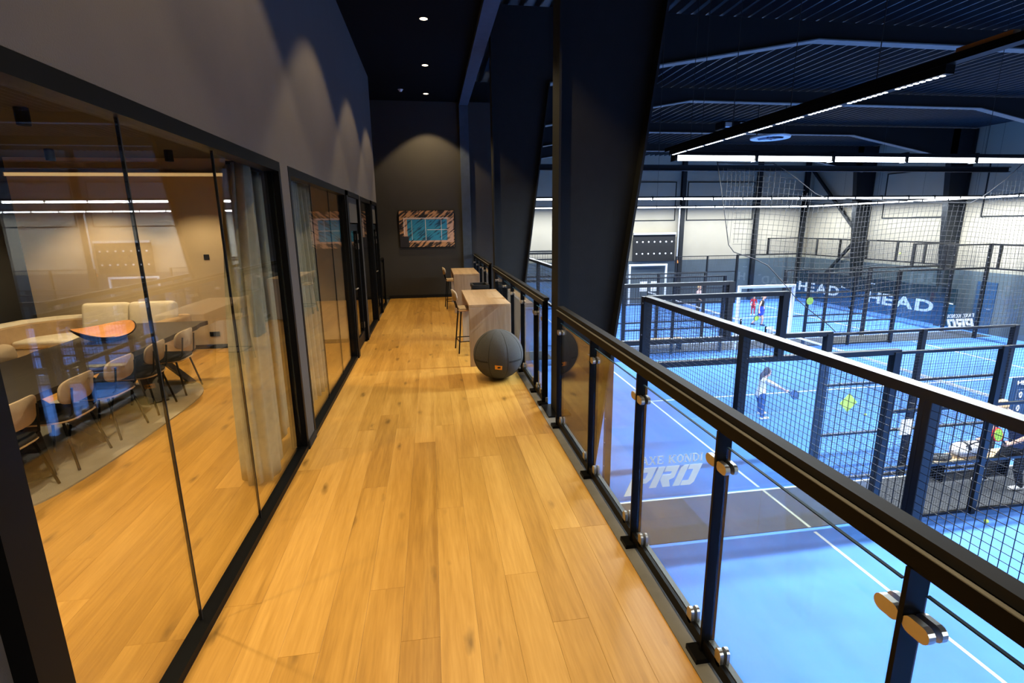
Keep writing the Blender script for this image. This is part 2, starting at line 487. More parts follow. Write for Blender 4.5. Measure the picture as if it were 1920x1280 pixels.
# meeting room
struct(MB().box(ROOM_X - 0.15, XW - 0.15, ROOM_Y, ROOM_Y + 0.14, 0, 3.3).build('wall_room_back', 'beige'), 'beige back wall of the meeting room')
struct(MB().box(ROOM_X - 0.15, ROOM_X, 0.6, ROOM_Y, 0, 3.3).build('wall_room_left', 'room_dark'))
struct(MB().box(ROOM_X - 0.15, XW - 0.15, 0.45, 0.6, 0, 3.3).build('wall_room_near', 'beige'))
struct(MB().box(ROOM_X - 0.15, XW - 0.15, 0.45, ROOM_Y + 0.14, 3.08, 3.2).build('ceiling_room', 'room_ceil'))
struct(MB().box(-5.9, XW - 0.16, ROOM_Y - 0.016, ROOM_Y, 0, 0.07).build('baseboard_room', 'blackm'))
struct(MB().box(-4.3, -4.2, ROOM_Y + 0.14, 12.6, 0, 3.2).box(-4.3, XW - 0.15, 12.5, 12.6, 0, 3.2).build('wall_side_room', 'wall_end'))
struct(MB().box(-4.3, XW - 0.15, ROOM_Y + 0.14, 12.6, 3.08, 3.2).build('ceiling_side_room', 'ceil'))
struct(MB().box(-3.7, -3.6, 12.6, YE, -0.3, CEIL).build('wall_stair', 'wall_end'))

# ------------------------------------------------------------------ glazed partitions
def glazing(name, y0, y1, joints, label):
    fr = MB()
    fr.box(XW - 0.11, XW + 0.004, y0, y1, TOP - 0.075, TOP)
    fr.box(XW - 0.075, XW + 0.004, y0, y1, 0, 0.045)
    fr.box(XW - 0.11, XW + 0.004, y0, y0 + 0.05, 0.045, TOP - 0.075)
    fr.box(XW - 0.11, XW + 0.004, y1 - 0.05, y1, 0.045, TOP - 0.075)
    root = fr.build(name, 'black'); struct(root, label)
    ys = [y0 + 0.05] + joints + [y1 - 0.05]
    for a, b in zip(ys[:-1], ys[1:]):
        MB().box(XW - 0.055, XW - 0.043, a + 0.004, b - 0.004, 0.04, TOP - 0.07).build('pane', 'pglass', root)
    for j in joints:
        MB().box(XW - 0.056, XW - 0.042, j - 0.004, j + 0.004, 0.04, TOP - 0.07).build('joint_strip', 'blackm', root)
    return root
glazing('window_1', OPEN[0][0], OPEN[0][1], [2.47, 3.42], 'black framed glass front of the meeting room')
glazing('window_2', OPEN[1][0], OPEN[1][1], [5.95, 6.95], 'second black framed glass front past the pier')
glazing('window_3', OPEN[2][0], OPEN[2][1], [10.4], 'far black framed glass front beside the end door')
# near jamb standing proud at the lower left of the picture
struct(MB().box(XW - 0.11, XW + 0.06, 1.38, 1.5, 0, TOP).build('trim_3', 'black'))

def door(name, y0, y1, label):
    d = MB().box(XW - 0.11, XW + 0.02, y0, y0 + 0.16, 0, TOP).box(XW - 0.11, XW + 0.02, y1 - 0.1, y1, 0, TOP).box(XW - 0.11, XW + 0.02, y0, y1, TOP - 0.07, TOP).build(name, 'black')
    struct(d, label)
    a, b = y0 + 0.16, y1 - 0.1
    MB().box(XW - 0.06, XW - 0.02, a, b, 2.06, TOP - 0.07).build('transom_panel', 'wall_end', d)
    lf = MB().box(XW - 0.07, XW - 0.03, a, a + 0.12, 0.02, 2.04).box(XW - 0.07, XW - 0.03, b - 0.12, b, 0.02, 2.04).box(XW - 0.07, XW - 0.03, a + 0.12, b - 0.12, 1.93, 2.04).box(XW - 0.07, XW - 0.03, a + 0.12, b - 0.12, 0.02, 0.2).build('leaf_frame', 'black', d)
    MB().box(XW - 0.055, XW - 0.045, a + 0.12, b - 0.12, 0.2, 1.93).build('pane', 'pglass', lf)
    h = MB().tube([(XW - 0.03, a + 0.06, 1.05), (XW + 0.03, a + 0.06, 1.05), (XW + 0.035, a + 0.19, 1.05)], 0.011).build('handle', 'stainless', d)
    for z in (1.78, 1.62, 0.25):
        MB().box(XW - 0.03, XW - 0.022, b - 0.09, b - 0.03, z, z + 0.1).build('hinge', 'stainless', d)
door('door_1', DOORS[0][0], DOORS[0][1], 'black framed glass door to the meeting room')
door('door_2', DOORS[1][0], DOORS[1][1], 'black framed door near the end of the gallery')

# ================================================================== STRUCTURE: padel hall
HZ = -3.0
XH, YH = 24.35, 30.9           # hall right wall, hall end wall
ROOF = 5.95
court = struct(MB().box(-6.5, XH, -7.0, YH, HZ - 0.2, HZ).build('floor_court', 'turf'), 'blue padel court turf')
def line(x0, x1, y0, y1):
    MB().box(x0, x1, y0, y1, HZ, HZ + 0.004).build('court_line', 'turf_line', court)
COURTS = [(-3.25, 6.75), (8.15, 18.3), (19.75, 29.75)]
for k, (a, b) in enumerate(COURTS):
    for xs in (6.05, 19.95):
        line(xs - 0.025, xs + 0.025, a + 0.05, b - 0.05)
    c = (a + b) / 2
    line(5.85, 6.02, c - 0.025, c + 0.025)
    line(6.08, 19.92, c - 0.025, c + 0.025)
# carpet runners between the courts
for k, (a, b) in enumerate([(6.815, 8.055), (18.36, 19.66)]):
    r = tag(MB().box(1.5, 24.0, a, b, HZ + 0.004, HZ + 0.012).build('carpet_runner', 'runner'),
            ['charcoal carpet runner between the nearest two courts', 'charcoal carpet runner between the second and third courts'][k], 'carpet')
    MB().box(1.5, 24.0, b, b + 0.035, HZ + 0.004, HZ + 0.02).build('edge_strip', 'runner_edge', r)
    MB().box(6.025, 6.075, a, b, HZ + 0.012, HZ + 0.015).build('line_mark', 'runner_line', r)

struct(MB().box(-6.5, XH + 0.2, YH, YH + 0.2, HZ, ROOF + 0.3).build('wall_far', 'hall_beige'), 'cream far wall of the hall')
struct(MB().box(XH, XH + 0.2, -7.0, YH, HZ, ROOF + 0.3).build('wall_right', 'hall_beige'), 'cream right wall of the hall')
struct(MB().box(-6.5, XH + 0.2, -7.2, -7.0, HZ, ROOF + 0.3).build('wall_near', 'hall_grey'))
struct(MB().box(-6.5, -6.4, -7.0, YH, HZ, -0.32).build('wall_under_gallery', 'hall_grey'))
struct(MB().box(-3.0, 2.6, YE + 0.16, YH, -0.3, 0).build('floor_far_gallery', 'slab'))
struct(MB().box(1.0, XH - 0.01, YH - 0.05, YH, HZ, -0.30).build('trim_4', 'hall_grey'), 'blue grey wainscot along the far wall')
struct(MB().box(XH - 0.05, XH, -7.0, YH - 0.05, HZ, -0.30).build('trim_5', 'hall_grey'), 'blue grey wainscot along the right wall')
# trapezoidal roof deck, ribs along the hall
def deck():
    prof = []
    x = 1.0; p = 0.30
    while x < XH + 0.1:
        prof += [(x, ROOF), (x + 0.035, ROOF), (x + 0.07, ROOF + 0.13), (x + 0.265, ROOF + 0.13)]
        x += p
    mb = MB(); n = len(prof)
    vs = [(a, -7.0, z) for a, z in prof] + [(a, YH, z) for a, z in prof]
    mb._add(vs, [(i, i + 1, n + i + 1, n + i) for i in range(n - 1)])
    mb.box(0.9, XH + 0.1, -7.0, YH, ROOF + 0.14, ROOF + 0.2)
    struct(mb.build('ceiling_hall', 'deck'), 'dark corrugated steel roof deck')
deck()

# steel portal frames
FR_Y = [-0.05, 5.18, 10.42, 15.66, 20.9, 26.14]
def portal(y, label):
    t = thing('portal_frame', label, 'steel frame', (0, y, 0), group='steel portal frames of the hall')
    def xo(z): return 1.87 + 0.13 * (z - 0.9)
    zt = 4.62
    hw = 0.135
    # left column: inner flange, web, sloping outer flange
    c = MB()
    c.box(1.25, 1.272, -hw, hw, HZ, ROOF - 0.02)
    c.prism([(1.272, HZ), (xo(HZ), HZ), (xo(zt), zt), (xo(zt), ROOF - 0.02), (1.272, ROOF - 0.02)], 'Y', -0.008, 0.008)
    c.prism([(xo(HZ), HZ), (xo(HZ) + 0.024, HZ), (xo(zt) + 0.024, zt), (xo(zt), zt)], 'Y', -hw, hw)
    c.build('column', 'column', t)
    MB().box(1.15, 1.40, -0.19, 0.19, 0.0, 0.02).build('base_collar', 'black', t) if y > 3 and y < 14 else None
    # rafter with haunches
    pts = [(xo(zt), zt), (7.9, 5.58), (18.1, 5.58), (23.5, 4.60)]
    r = MB()
    r.prism(pts + [(23.5, ROOF - 0.02), (xo(zt), ROOF - 0.02)], 'Y', -0.008, 0.008)
    r.build('rafter_web', 'frame_steel', t)
    r = MB()
    for (a, za), (b, zb) in zip(pts[:-1], pts[1:]):
        r.prism([(a, za - 0.024), (b, zb - 0.024), (b, zb), (a, za)], 'Y', -0.12, 0.12)
    r.build('bottom_flange', 'flange', t)  # lit underside painted with the pale tone
    c = MB()
    xi = lambda z: 23.98 - 0.11 * (z + 3)
    c.box(XH - 0.08, XH - 0.055, -hw, hw, HZ, ROOF - 0.02)
    c.prism([(XH - 0.08, HZ), (xi(HZ), HZ), (xi(zt), zt), (xi(zt), ROOF - 0.02), (XH - 0.08, ROOF - 0.02)], 'Y', -0.008, 0.008)
    c.prism([(xi(HZ), HZ), (xi(HZ) - 0.024, HZ), (xi(zt) - 0.024, zt), (xi(zt), zt)], 'Y', -hw, hw)
    c.build('far_column', 'frame_steel', t)
    return t
LB = ['steel frame behind the viewer carrying the gallery roof', 'nearest wide tapering steel column beside the gallery railing and its rafter', 'second tapering steel column along the gallery railing and its rafter',
      'third steel column at the end wall and its rafter', 'fourth steel frame whose column stands at the far right on the cream wall', 'farthest steel frame with column near the hall corner']
for y, l in zip(FR_Y, LB): portal(y, l)

# end wall posts, beams, bracing, panel outlines
for x, l in [(10.3, 'dark steel post on the far wall left of the black board'), (15.5, 'dark steel post on the far wall right of the black board'), (20.55, 'dark steel post on the far wall between two panel outlines'), (23.85, 'dark steel post at the far wall corner')]:
    p = tag(MB().box(x - 0.13, x + 0.13, YH - 0.27, YH - 0.25, HZ, ROOF).box(x - 0.01, x + 0.01, YH - 0.25, YH - 0.07, HZ, ROOF).box(x - 0.13, x + 0.13, YH - 0.07, YH - 0.052, HZ, ROOF).build('wall_post', 'frame_steel'), l, 'steel post', 'far wall posts')
tag(MB().box(1.6, 24.0, 19.0 - 0.09, 19.0 + 0.09, 4.08, 4.11).box(1.6, 24.0, 18.99, 19.01, 3.93, 4.08).box(1.6, 24.0, 18.91, 19.09, 3.90, 3.93).build('cross_beam', 'frame_steel'), 'long dark steel beam crossing the hall above the second court', 'beam')
for a, b, l in [((XH - 0.2, 30.7, 5.15), (XH - 0.2, 26.2, 0.95), 'upper diagonal steel brace in the hall corner bay'), ((XH - 0.2, 26.3, 1.25), (XH - 0.2, 28.9, -1.5), 'lower diagonal steel brace beside the hall corner column')]:
    tag(MB().bar(a, b, 0.14, 0.14).build('wall_brace', 'frame_steel'), l, 'brace', 'wall braces')
def outline(n, axis, fix, u0, u1, z0, z1, label):
    t = 0.05
    mb = MB()
    for (a, b, c, d) in [(u0, u1, z0, z0 + t), (u0, u1, z1 - t, z1), (u0, u0 + t, z0 + t, z1 - t), (u1 - t, u1, z0 + t, z1 - t)]:
        if axis == 'Y': mb.box(a, b, fix - 0.05, fix, c, d)
        else: mb.box(fix - 0.05, fix, a, b, c, d)
    o = struct(mb.build('window_%d' % n, 'frame_steel'), label)
    mb = MB()
    if axis == 'Y': mb.box(u0 + t, u1 - t, fix - 0.02, fix - 0.002, z0 + t, z1 - t)
    else: mb.box(fix - 0.02, fix - 0.002, u0 + t, u1 - t, z0 + t, z1 - t)
    mb.build('blind_panel', 'hall_beige', o)
outline(4, 'Y', YH, 15.85, 20.35, 2.13, 4.45, 'dark outlined blind window on the far wall')
outline(5, 'Y', YH, 10.6, 15.1, 2.13, 4.45, 'dark outlined blind window left of the far wall post')
outline(6, 'X', XH, 21.2, 25.25, 2.1, 4.42, 'dark outlined blind window on the right wall')
outline(7, 'X', XH, 16.0, 20.05, 2.1, 4.42, 'dark outlined blind window at the right edge')
mb = MB().box(XH - 0.09, XH - 0.05, 18.75, 19.6, HZ, -0.72).build('door_3', 'navy')
struct(mb, 'dark door in the right hall wall')
MB().tube([(XH - 0.09, 18.85, -1.9), (XH - 0.14, 18.85, -1.9), (XH - 0.14, 18.97, -1.9)], 0.012).build('handle', 'silver', mb)
bl = tag(MB().box(12.3, 15.05, YH - 0.35, YH - 0.29, -0.32, 1.42).build('black_board', 'blackm'), 'black board with two rows of white dots on the far wall', 'board')
for i in range(7):
    for j in range(2):
        MB().lathe([(0.0, 0), (0.05, 0), (0.05, 0.012), (0, 0.012)], n=10).build('dot', 'white', bl, loc=(12.55 + i * 0.38, YH - 0.352, 0.15 + j * 0.72)).rotation_euler = (PI / 2, 0, 0)
MB().box(12.3, 15.05, YH - 0.45, YH - 0.28, 1.3, 1.42).build('ledge', 'silver', bl)
pp = tag(MB().tube([(15.2, YH - 0.4, -0.25), (15.2, YH - 0.4, 3.05)], 0.05).build('service_pipe', 'silver'), 'silver vertical pipe beside the black board', 'pipe')
MB().lathe([(0, -0.02), (0.10, 0), (0.07, 0.16), (0, 0.2)], n=12).build('orange_cap', 'orange_clay', pp, loc=(15.2, YH - 0.4, -0.45))

# ================================================================== LIGHT FIXTURES
# recessed corridor downlights
DL = [('behind the viewer', -1.3), ('above the viewer', 1.3), ('past the first glass joint', 3.9), ('above the wall pier', 6.5),
      ('nearest of the three visible in the black ceiling', 9.16), ('middle of the three visible in the black ceiling', 11.6), ('closest to the end wall', 13.95)]
for where, y in DL:
    t = thing('downlight', 'round warm recessed downlight, ' + where, 'downlight', (0.05, y, CEIL), group='recessed gallery downlights')
    MB().lathe([(0.062, -0.004), (0.085, -0.006), (0.085, 0.0), (0.062, 0.02), (0.062, 0.06)], n=28).build('trim_ring', 'blackm', t)
    MB().lathe([(0.0, -0.003), (0.062, -0.003)], n=28).build('lens', 'spot_lens', t)
    spot('lamp', (0, 0, -0.02), SPOT_POWER, (1.0, 0.73, 0.38), math.radians(94), 0.22, t, 0.05)
t = thing('ceiling_sensor', 'small white dome sensor on the black ceiling near the end wall', 'sensor', (-0.55, 13.6, CEIL))
MB().lathe([(0.05, 0), (0.05, -0.02), (0.035, -0.045), (0.0, -0.055)], n=16).build('dome', 'white', t, smooth=True)
MB().lathe([(0.065, 0), (0.065, -0.008), (0.0, -0.008)], n=16).build('base', 'white', t)
# meeting-room tube spots, added unseen to light the room
for x, y, wh in [(-3.6, 8.3, 'by the switch on the back wall'), (-5.1, 8.3, 'above the curved sofa'), (-3.6, 5.6, 'above the middle of the meeting table'), (-5.1, 5.6, 'between table and dark wall'),
                 (-2.1, 6.9, 'beside the curtain of the second glass front'), (-2.5, 3.3, 'inside the middle glass pane'), (-2.1, 2.0, 'inside the nearest glass pane'), (-3.8, 3.0, 'above the near end of the meeting table')]:
    t = thing('added_room_spot', 'added black tube ceiling spot ' + wh, 'downlight', (x, y, 3.08), group='added meeting room downlights')
    MB().lathe([(0.055, 0.0), (0.055, -0.15), (0.050, -0.15), (0.050, -0.03), (0.0, -0.03)], n=20).build('housing', 'blackm', t)
    MB().lathe([(0.0, -0.034), (0.045, -0.034)], n=20).build('lens', 'spot_lens', t)
    spot('lamp', (0, 0, -0.14), ROOM_POWER, (1.0, 0.73, 0.40), math.radians(105), 0.5, t, 0.03)
t = tag(MB().box(-6.28, -3.1, ROOM_Y - 0.09, ROOM_Y - 0.002, 2.80, 2.86).build('cove_profile', 'tan'), 'long pale cornice strip along the meeting room back wall', 'cornice')
MB().box(-6.26, -3.12, ROOM_Y - 0.094, ROOM_Y - 0.09, 2.80, 2.85).build('light_strip', 'cove', t)

# court light rows
LZ = 2.90
LCOL = (0.86, 0.94, 1.0)
def led_row(axis, fix, u0, u1, label, seg=1.25, dash=False, power=LED_POWER):
    t = thing('light_row', label, 'light row', (0, 0, 0), group='linear court lights')
    b = MB(); hw = 0.035 if dash else 0.06
    if axis == 'X': b.box(u0, u1, fix - hw, fix + hw, LZ + 0.015, LZ + 0.07)
    else: b.box(fix - hw, fix + hw, u0, u1, LZ + 0.015, LZ + 0.07)
    b.build('housing', 'black', t)
    n = max(1, round((u1 - u0) / seg)); L = (u1 - u0) / n
    for i in range(n):
        a = u0 + i * L + 0.03; c = a + L - 0.06
        m = MB()
        if dash:
            q = 8
            for k in range(q):
                p = a + (c - a) * (k + 0.15) / q; e = a + (c - a) * (k + 0.58) / q
                m.box(fix - 0.014, fix + 0.014, p, e, LZ + 0.011, LZ + 0.0148)
        else:
            if axis == 'X': m.box(a, c, fix - 0.05, fix + 0.05, LZ - 0.045, LZ + 0.015)
            else: m.box(fix - 0.05, fix + 0.05, a, c, LZ - 0.045, LZ + 0.015)
        o = m.build('led_lens', 'led_dot' if dash else 'led', t)
        if dash: o['kind'] = 'stuff'
    ln = u1 - u0
    cl = None
    for i in range(n + 1):
        if dash: break
        q = u0 + i * L
        p = (q, fix, LZ) if axis == 'X' else (fix, q, LZ)
        if cl is None:
            d = (0.02, 0.065) if axis == 'X' else (0.065, 0.02)
            cl = MB().box(-d[0], d[0], -d[1], d[1], -0.062, 0.085).build('joint_clip', 'black', t, loc=p)
        else: link('joint_clip', cl.data, t, p)
    hg = None
    for k in range(5):
        q = u0 + ln * (0.02 + 0.24 * k) + (0.5 if dash else 0)
        p = (q, fix, LZ + 0.07) if axis == 'X' else (fix, q, LZ + 0.07)
        if hg is None: hg = MB().tube([(0, 0, 0), (0, 0, ROOF + 0.02 - LZ - 0.07)], 0.004, n=5).build('hanger_wire', 'steel_grey', t, loc=p)
        else: link('hanger_wire', hg.data, t, p)
    if dash:
        for i in range(n):
            spot('lamp', (fix, u0 + (i + 0.5) * L, LZ + 0.006), 75.0, LCOL, math.radians(165), 1.0, t, 0.012)
        return t
    for s in range(2):
        mid = u0 + ln * (0.25 + 0.5 * s)
        if axis == 'X': area('lamp', (mid, fix, LZ - 0.05), ln / 2, 0.09, power * ln / 2, LCOL, t)
        else: area('lamp', (fix, mid, LZ - 0.05), 0.09, ln / 2, power * ln / 2, LCOL, t)
    return t
led_row('X', 7.12, 3.42, 23.0, 'bright light row crossing above the first walkway, nearest of the long rows')
t1 = led_row('Y', 3.35, 3.12, 7.06, 'dotted light row running away above the near court back fence', seg=0.42, dash=True)
led_row('X', 18.95, 3.42, 23.0, 'light row crossing above the second walkway')
led_row('X', 29.2, 3.42, 22.8, 'farthest light row before the far wall', power=LED_POWER * 0.5)
led_row('Y', 22.9, 19.1, 29.1, 'light row along the right side of the third court', power=LED_POWER * 0.5)
led_row('Y', 22.9, 7.3, 18.8, 'light row along the right side of the second court', power=LED_POWER * 0.5)
led_row('X', -4.0, 3.42, 23.0, 'added light row above the near court behind the viewer')  # out of view, added as fill light for the hall
# black carrier rail of the dotted row, running on toward the viewer
t = thing('carrier_rail', 'black cable rail above the dotted light row with a timber batten', 'rail')
MB().box(3.31, 3.39, -4.0, 7.2, LZ + 0.071, LZ + 0.12).build('rail', 'black', t)
MB().box(3.325, 3.375, 2.75, 3.08, LZ + 0.121, LZ + 0.15).build('batten', 'timber', t)
MB().tube([(3.35, 2.55, LZ + 0.125), (3.35, 2.72, LZ + 0.14)], 0.012).build('clip', 'navy', t)
# roof fan ring
t = thing('roof_fan', 'round white rimmed roof fan hanging under the deck', 'fan', (11.6, 17.0, 4.8))
MB().lathe([(0.62, -0.04), (0.64, 0.0), (0.62, 0.04), (0.44, 0.03), (0.42, 0.0), (0.44, -0.03), (0.62, -0.04)], n=40).build('rim', 'white', t, smooth=True)
MB().lathe([(0.0, -0.04), (0.12, -0.03), (0.12, 0.06), (0.0, 0.06)], n=16).build('hub', 'navy', t)
for k in range(6):
    b = MB().prism([(0.10, -0.05), (0.44, -0.09), (0.44, 0.09), (0.10, 0.05)], 'Z', -0.008, 0.008).build('blade', 'navy', t)
    b.rotation_euler = (0.3, 0, k * PI / 3)
for a in (0, PI):
    MB().tube([(0.5 * math.cos(a), 0, 0.03), (0.5 * math.cos(a), 0, ROOF - 4.8)], 0.02).build('drop_rod', 'steel_grey', t)
t = thing('ceiling_unit', 'small box unit with pale lamps hanging beside the dotted light row', 'ceiling unit', (9.6, 16.0, 4.95))
MB().bevbox(-0.5, 0.5, -0.2, 0.2, -0.12, 0.12, 0.03).build('body', 'black', t)
for x in (-0.3, 0.2): MB().bevbox(x - 0.11, x + 0.11, -0.26, -0.2, -0.08, 0.08, 0.02).build('lamp_face', 'silver', t)
MB().tube([(0, 0, 0.1), (0, 0, ROOF - 4.95)], 0.02).build('drop_rod', 'steel_grey', t)

# ================================================================== GALLERY RAILING
RX = 1.20
def stadium(l, w, n=8):
    pts = []
    for k in range(n + 1): pts.append((l / 2 - w / 2 + w / 2 * math.sin(PI * k / n), w / 2 * math.cos(PI * k / n)))
    for k in range(n + 1): pts.append((-(l / 2 - w / 2) - w / 2 * math.sin(PI * k / n), -w / 2 * math.cos(PI * k / n)))
    return pts
def railing(y0, y1, posts, label):
    t = thing('glass_railing', label, 'railing', (0, 0, 0), group='glass railings of the gallery')
    MB().box(RX - 0.012, RX + 0.045, y0, y1, 1.195, 1.225).build('handrail', 'handrail', t)
    MB().box(RX - 0.028, RX + 0.03, y0, y1, 1.135, 1.188).box(RX - 0.005, RX + 0.03, y0, y1, 1.188, 1.195).build('under_rail', 'black', t)
    MB().box(RX - 0.024, RX - 0.007, y0, y1, 0.035, 0.095).build('bottom_rail', 'black', t)
    MB().box(RX + 0.007, RX + 0.034, y0, y1, 0.035, 0.085).build('outer_rail', 'steel_plate', t)
    MB().box(RX - 0.027, RX - 0.0125, y0, y1, 1.1885, 1.1915).build('lit_ledge_strip', 'steel_plate', t)  # light on the ledge top painted as a pale grey strip
    ys = sorted(posts)
    for y in ys:
        MB().box(RX - 0.032, RX + 0.035, y - 0.007, y + 0.007, 0.004, 1.135).build('post', 'black', t)
        MB().box(RX - 0.075, RX + 0.03, y - 0.05, y + 0.05, 0.004, 0.03).build('foot_plate', 'black', t)
    ends = ys
    for a, b in zip(ends[:-1], ends[1:]):
        p = MB().box(RX - 0.005, RX + 0.005, a + 0.035, b - 0.035, 0.105, 1.075).build('pane', 'glass', t)
        MB().box(RX - 0.0055, RX + 0.0055, a + 0.035, b - 0.035, 1.072, 1.076).build('edge', 'edge', p)
        for yc in (a + 0.043, b - 0.043):
            c = MB()
            c.prism([(yc + u, 0.985 + v) for u, v in stadium(0.078, 0.046)], 'X', RX - 0.030, RX - 0.010)
            c.prism([(yc + u, 0.985 + v) for u, v in stadium(0.078, 0.046)], 'X', RX + 0.010, RX + 0.026)
            c.build('clamp', 'stainless', t)
        for yc in (a + 0.13, b - 0.13):
            c = MB()
            c.prism([(yc + v, 0.115 + u) for u, v in stadium(0.085, 0.045)], 'X', RX - 0.024, RX - 0.008)
            c.prism([(yc + v, 0.115 + u) for u, v in stadium(0.085, 0.045)], 'X', RX + 0.008, RX + 0.022)
            c.build('bottom_clamp', 'stainless', t)
    return t
railing(-1.9, 4.80, [-1.72, -0.82, 0.08, 0.98, 1.88, 2.76, 3.68, 4.74], 'nearest black glass railing in front of the blue court floor')
railing(5.40, 10.06, [5.42, 5.89, 6.80, 7.70, 8.63, 9.62], 'black glass railing beside the front bar table, between the steel columns')
railing(10.72, 14.6, [10.8, 11.75, 12.7, 13.65, 14.55], 'farthest black glass railing beside the rear bar table')
t = thing('stair_railing', 'small black glass railing at the stair opening by the end wall', 'railing')
MB().box(-1.28, -1.22, 12.82, 13.8, 1.17, 1.21).build('handrail', 'black', t)
for y in (12.84, 13.78): MB().box(-1.28, -1.22, y - 0.02, y + 0.02, 0, 1.17).build('post', 'black', t)
MB().box(-1.26, -1.24, 12.88, 13.74, 0.06, 1.1).build('pane', 'glass', t)
MB().box(-1.29, -1.21, 12.8, 13.82, 0.0, 0.04).build('bottom_rail', 'black', t)

# ================================================================== GALLERY FURNITURE
def bar_table(y0, label, ln=1.73):
    t = thing('bar_table', label, 'table', (0.79, y0, 0), group='waterfall bar tables')
    MB().bevbox(-0.30, 0.30, 0, ln, 0.868, 0.905, 0.003, 1).build('table_top', 'table_oak_top', t)
    MB().bevbox(-0.30, 0.30, 0.0, 0.037, 0, 0.8675, 0.002, 1).build('side_panel', 'table_oak', t)
    MB().bevbox(-0.30, 0.30, ln - 0.037, ln, 0, 0.8675, 0.002, 1).build('side_panel', 'table_oak', t)
    MB().box(-0.02, 0.02, 0.037, ln - 0.037, 0.62, 0.8675).build('apron', 'table_oak', t)
bar_table(7.17, 'pale oak waterfall bar table behind the grey ball')
bar_table(11.92, 'pale oak waterfall bar table farther back, near the end wall')

def bar_stool(loc, rz, label):
    t = thing('bar_stool', label, 'stool', loc, rz, 'bar stools')
    # local: faces +X, backrest at -X
    MB().bevbox(-0.19, 0.19, -0.19, 0.19, 0.675, 0.70, 0.012).build('seat', 'ply', t)
    MB().bevbox(-0.175, 0.18, -0.175, 0.175, 0.70, 0.722, 0.01).build('seat_pad', 'taupe', t)
    for sx, sy in ((-1, -1), (-1, 1), (1, -1), (1, 1)):
        MB().tube([(sx * 0.15, sy * 0.15, 0.676), (sx * 0.21, sy * 0.20, 0.0)], 0.011, n=8).build('leg', 'black', t)
    MB().tube([(0.195, -0.188, 0.19), (0.195, 0.188, 0.19), (-0.195, 0.188, 0.19), (-0.195, -0.188, 0.19), (0.195, -0.188, 0.19)], 0.008, n=6).build('footrest', 'black', t)
    for sy in (-1, 1):
        MB().tube([(-0.13, sy * 0.09, 0.68), (-0.19, sy * 0.09, 0.70), (-0.235, sy * 0.09, 0.86)], 0.009, n=6).build('back_rod', 'black', t)
    bm = MB()
    def pad(u, v):
        a = 2 * PI * u
        rr = [0.0, 1.0, 1.03, 1.0, 0.0][min(4, int(round(v * 4)))]
        dx = [-0.014, -0.014, 0.0, 0.014, 0.014][min(4, int(round(v * 4)))]
        ce = math.copysign(abs(math.cos(a)) ** 0.7, math.cos(a)); se = math.copysign(abs(math.sin(a)) ** 0.7, math.sin(a))
        y = 0.185 * ce * rr; z = 0.085 * se * rr
        return (-0.25 + dx + 0.9 * y * y - 0.12 * z, y, 0.92 + z)
    bm.grid(pad, 24, 4).build('backrest', 'taupe', t, smooth=True)
    return t
bar_stool((0.56, 8.2, 0), 0.1, 'tall stool with rounded beige back at the front bar table')
bar_stool((0.52, 12.75, 0), 0.08, 'tall stool with rounded beige back at the rear bar table')
t = thing('bin', 'black open topped box between the two bar tables by the railing', 'bin', (0.93, 10.25, 0))
MB().box(-0.155, 0.155, -0.23, 0.23, 0, 0.79).build('body', 'black', t)
MB().box(-0.17, 0.17, -0.25, -0.21, 0.79, 0.855).box(-0.17, 0.17, 0.21, 0.25, 0.79, 0.855).box(-0.17, -0.13, -0.21, 0.21, 0.79, 0.855).box(0.13, 0.17, -0.21, 0.21, 0.79, 0.855).build('rim', 'blackm', t)

# ball seat
def ball():
    r = 0.33
    t = thing('ball_seat', 'grey felt ball seat with dark seams and an orange tag', 'ball seat', (0.82, 6.55, 0), rz=math.radians(-7))
    n, mm = 64, 40
    def sph(u, v):
        th = 2 * PI * u; ph = PI * v
        q = r * (1.0 - 0.010 * max(0, 1 - abs(((u * 8) % 1) - 0.5) * 16))  # shallow grooves along eight seams
        z = r * math.cos(ph) + r
        return (q * math.sin(ph) * math.cos(th), q * math.sin(ph) * math.sin(th), max(z, 0.006))
    MB().grid(sph, n, mm).build('cover', 'felt', t, smooth=True)
    for k in range(8):
        a = 2 * PI * (k + 0.5) / 8
        pts = [(r * 0.996 * math.sin(p) * math.cos(a), r * 0.996 * math.sin(p) * math.sin(a), r + r * 0.996 * math.cos(p)) for p in [PI * (0.05 + 0.88 * i / 24) for i in range(25)]]
        MB().tube(pts, 0.0028, n=5).build('seam', 'strap', t)
    for k in range(8):
        if k in (5,): continue
        a0 = 2 * PI * (k + 0.5) / 8 + 0.03; a1 = 2 * PI * (k + 1.5) / 8 - 0.03
        def band(u, v, a0=a0, a1=a1):
            a = a0 + (a1 - a0) * u; z = -0.024 - 0.020 * v
            q = math.sqrt(r * r - z * z) + 0.003
            return (q * math.cos(a), q * math.sin(a), r + z)
        if k in (4, 6, 0, 2): MB().grid(band, 10, 1).build('strap', 'strap', t)
    def tg(u, v):
        a = math.radians(-90) + (u - 0.5) * 0.29; z = -0.065 - 0.058 * v - 0.012 * u
        q = math.sqrt(r * r - z * z) + 0.004
        return (q * math.cos(a), q * math.sin(a), r + z)
    g = MB().grid(tg, 4, 2).build('tag', 'orange', t)
    def mk(u, v):
        a = math.radians(-90) + (u - 0.35) * 0.12; z = -0.088 - 0.024 * v
        q = math.sqrt(r * r - z * z) + 0.0055
        return (q * math.cos(a), q * math.sin(a), r + z)
    MB().grid(mk, 4, 3).build('tag_mark', 'strap', g)
    return t
bs = ball()
bs.rotation_euler = (0, 0, math.radians(-7))

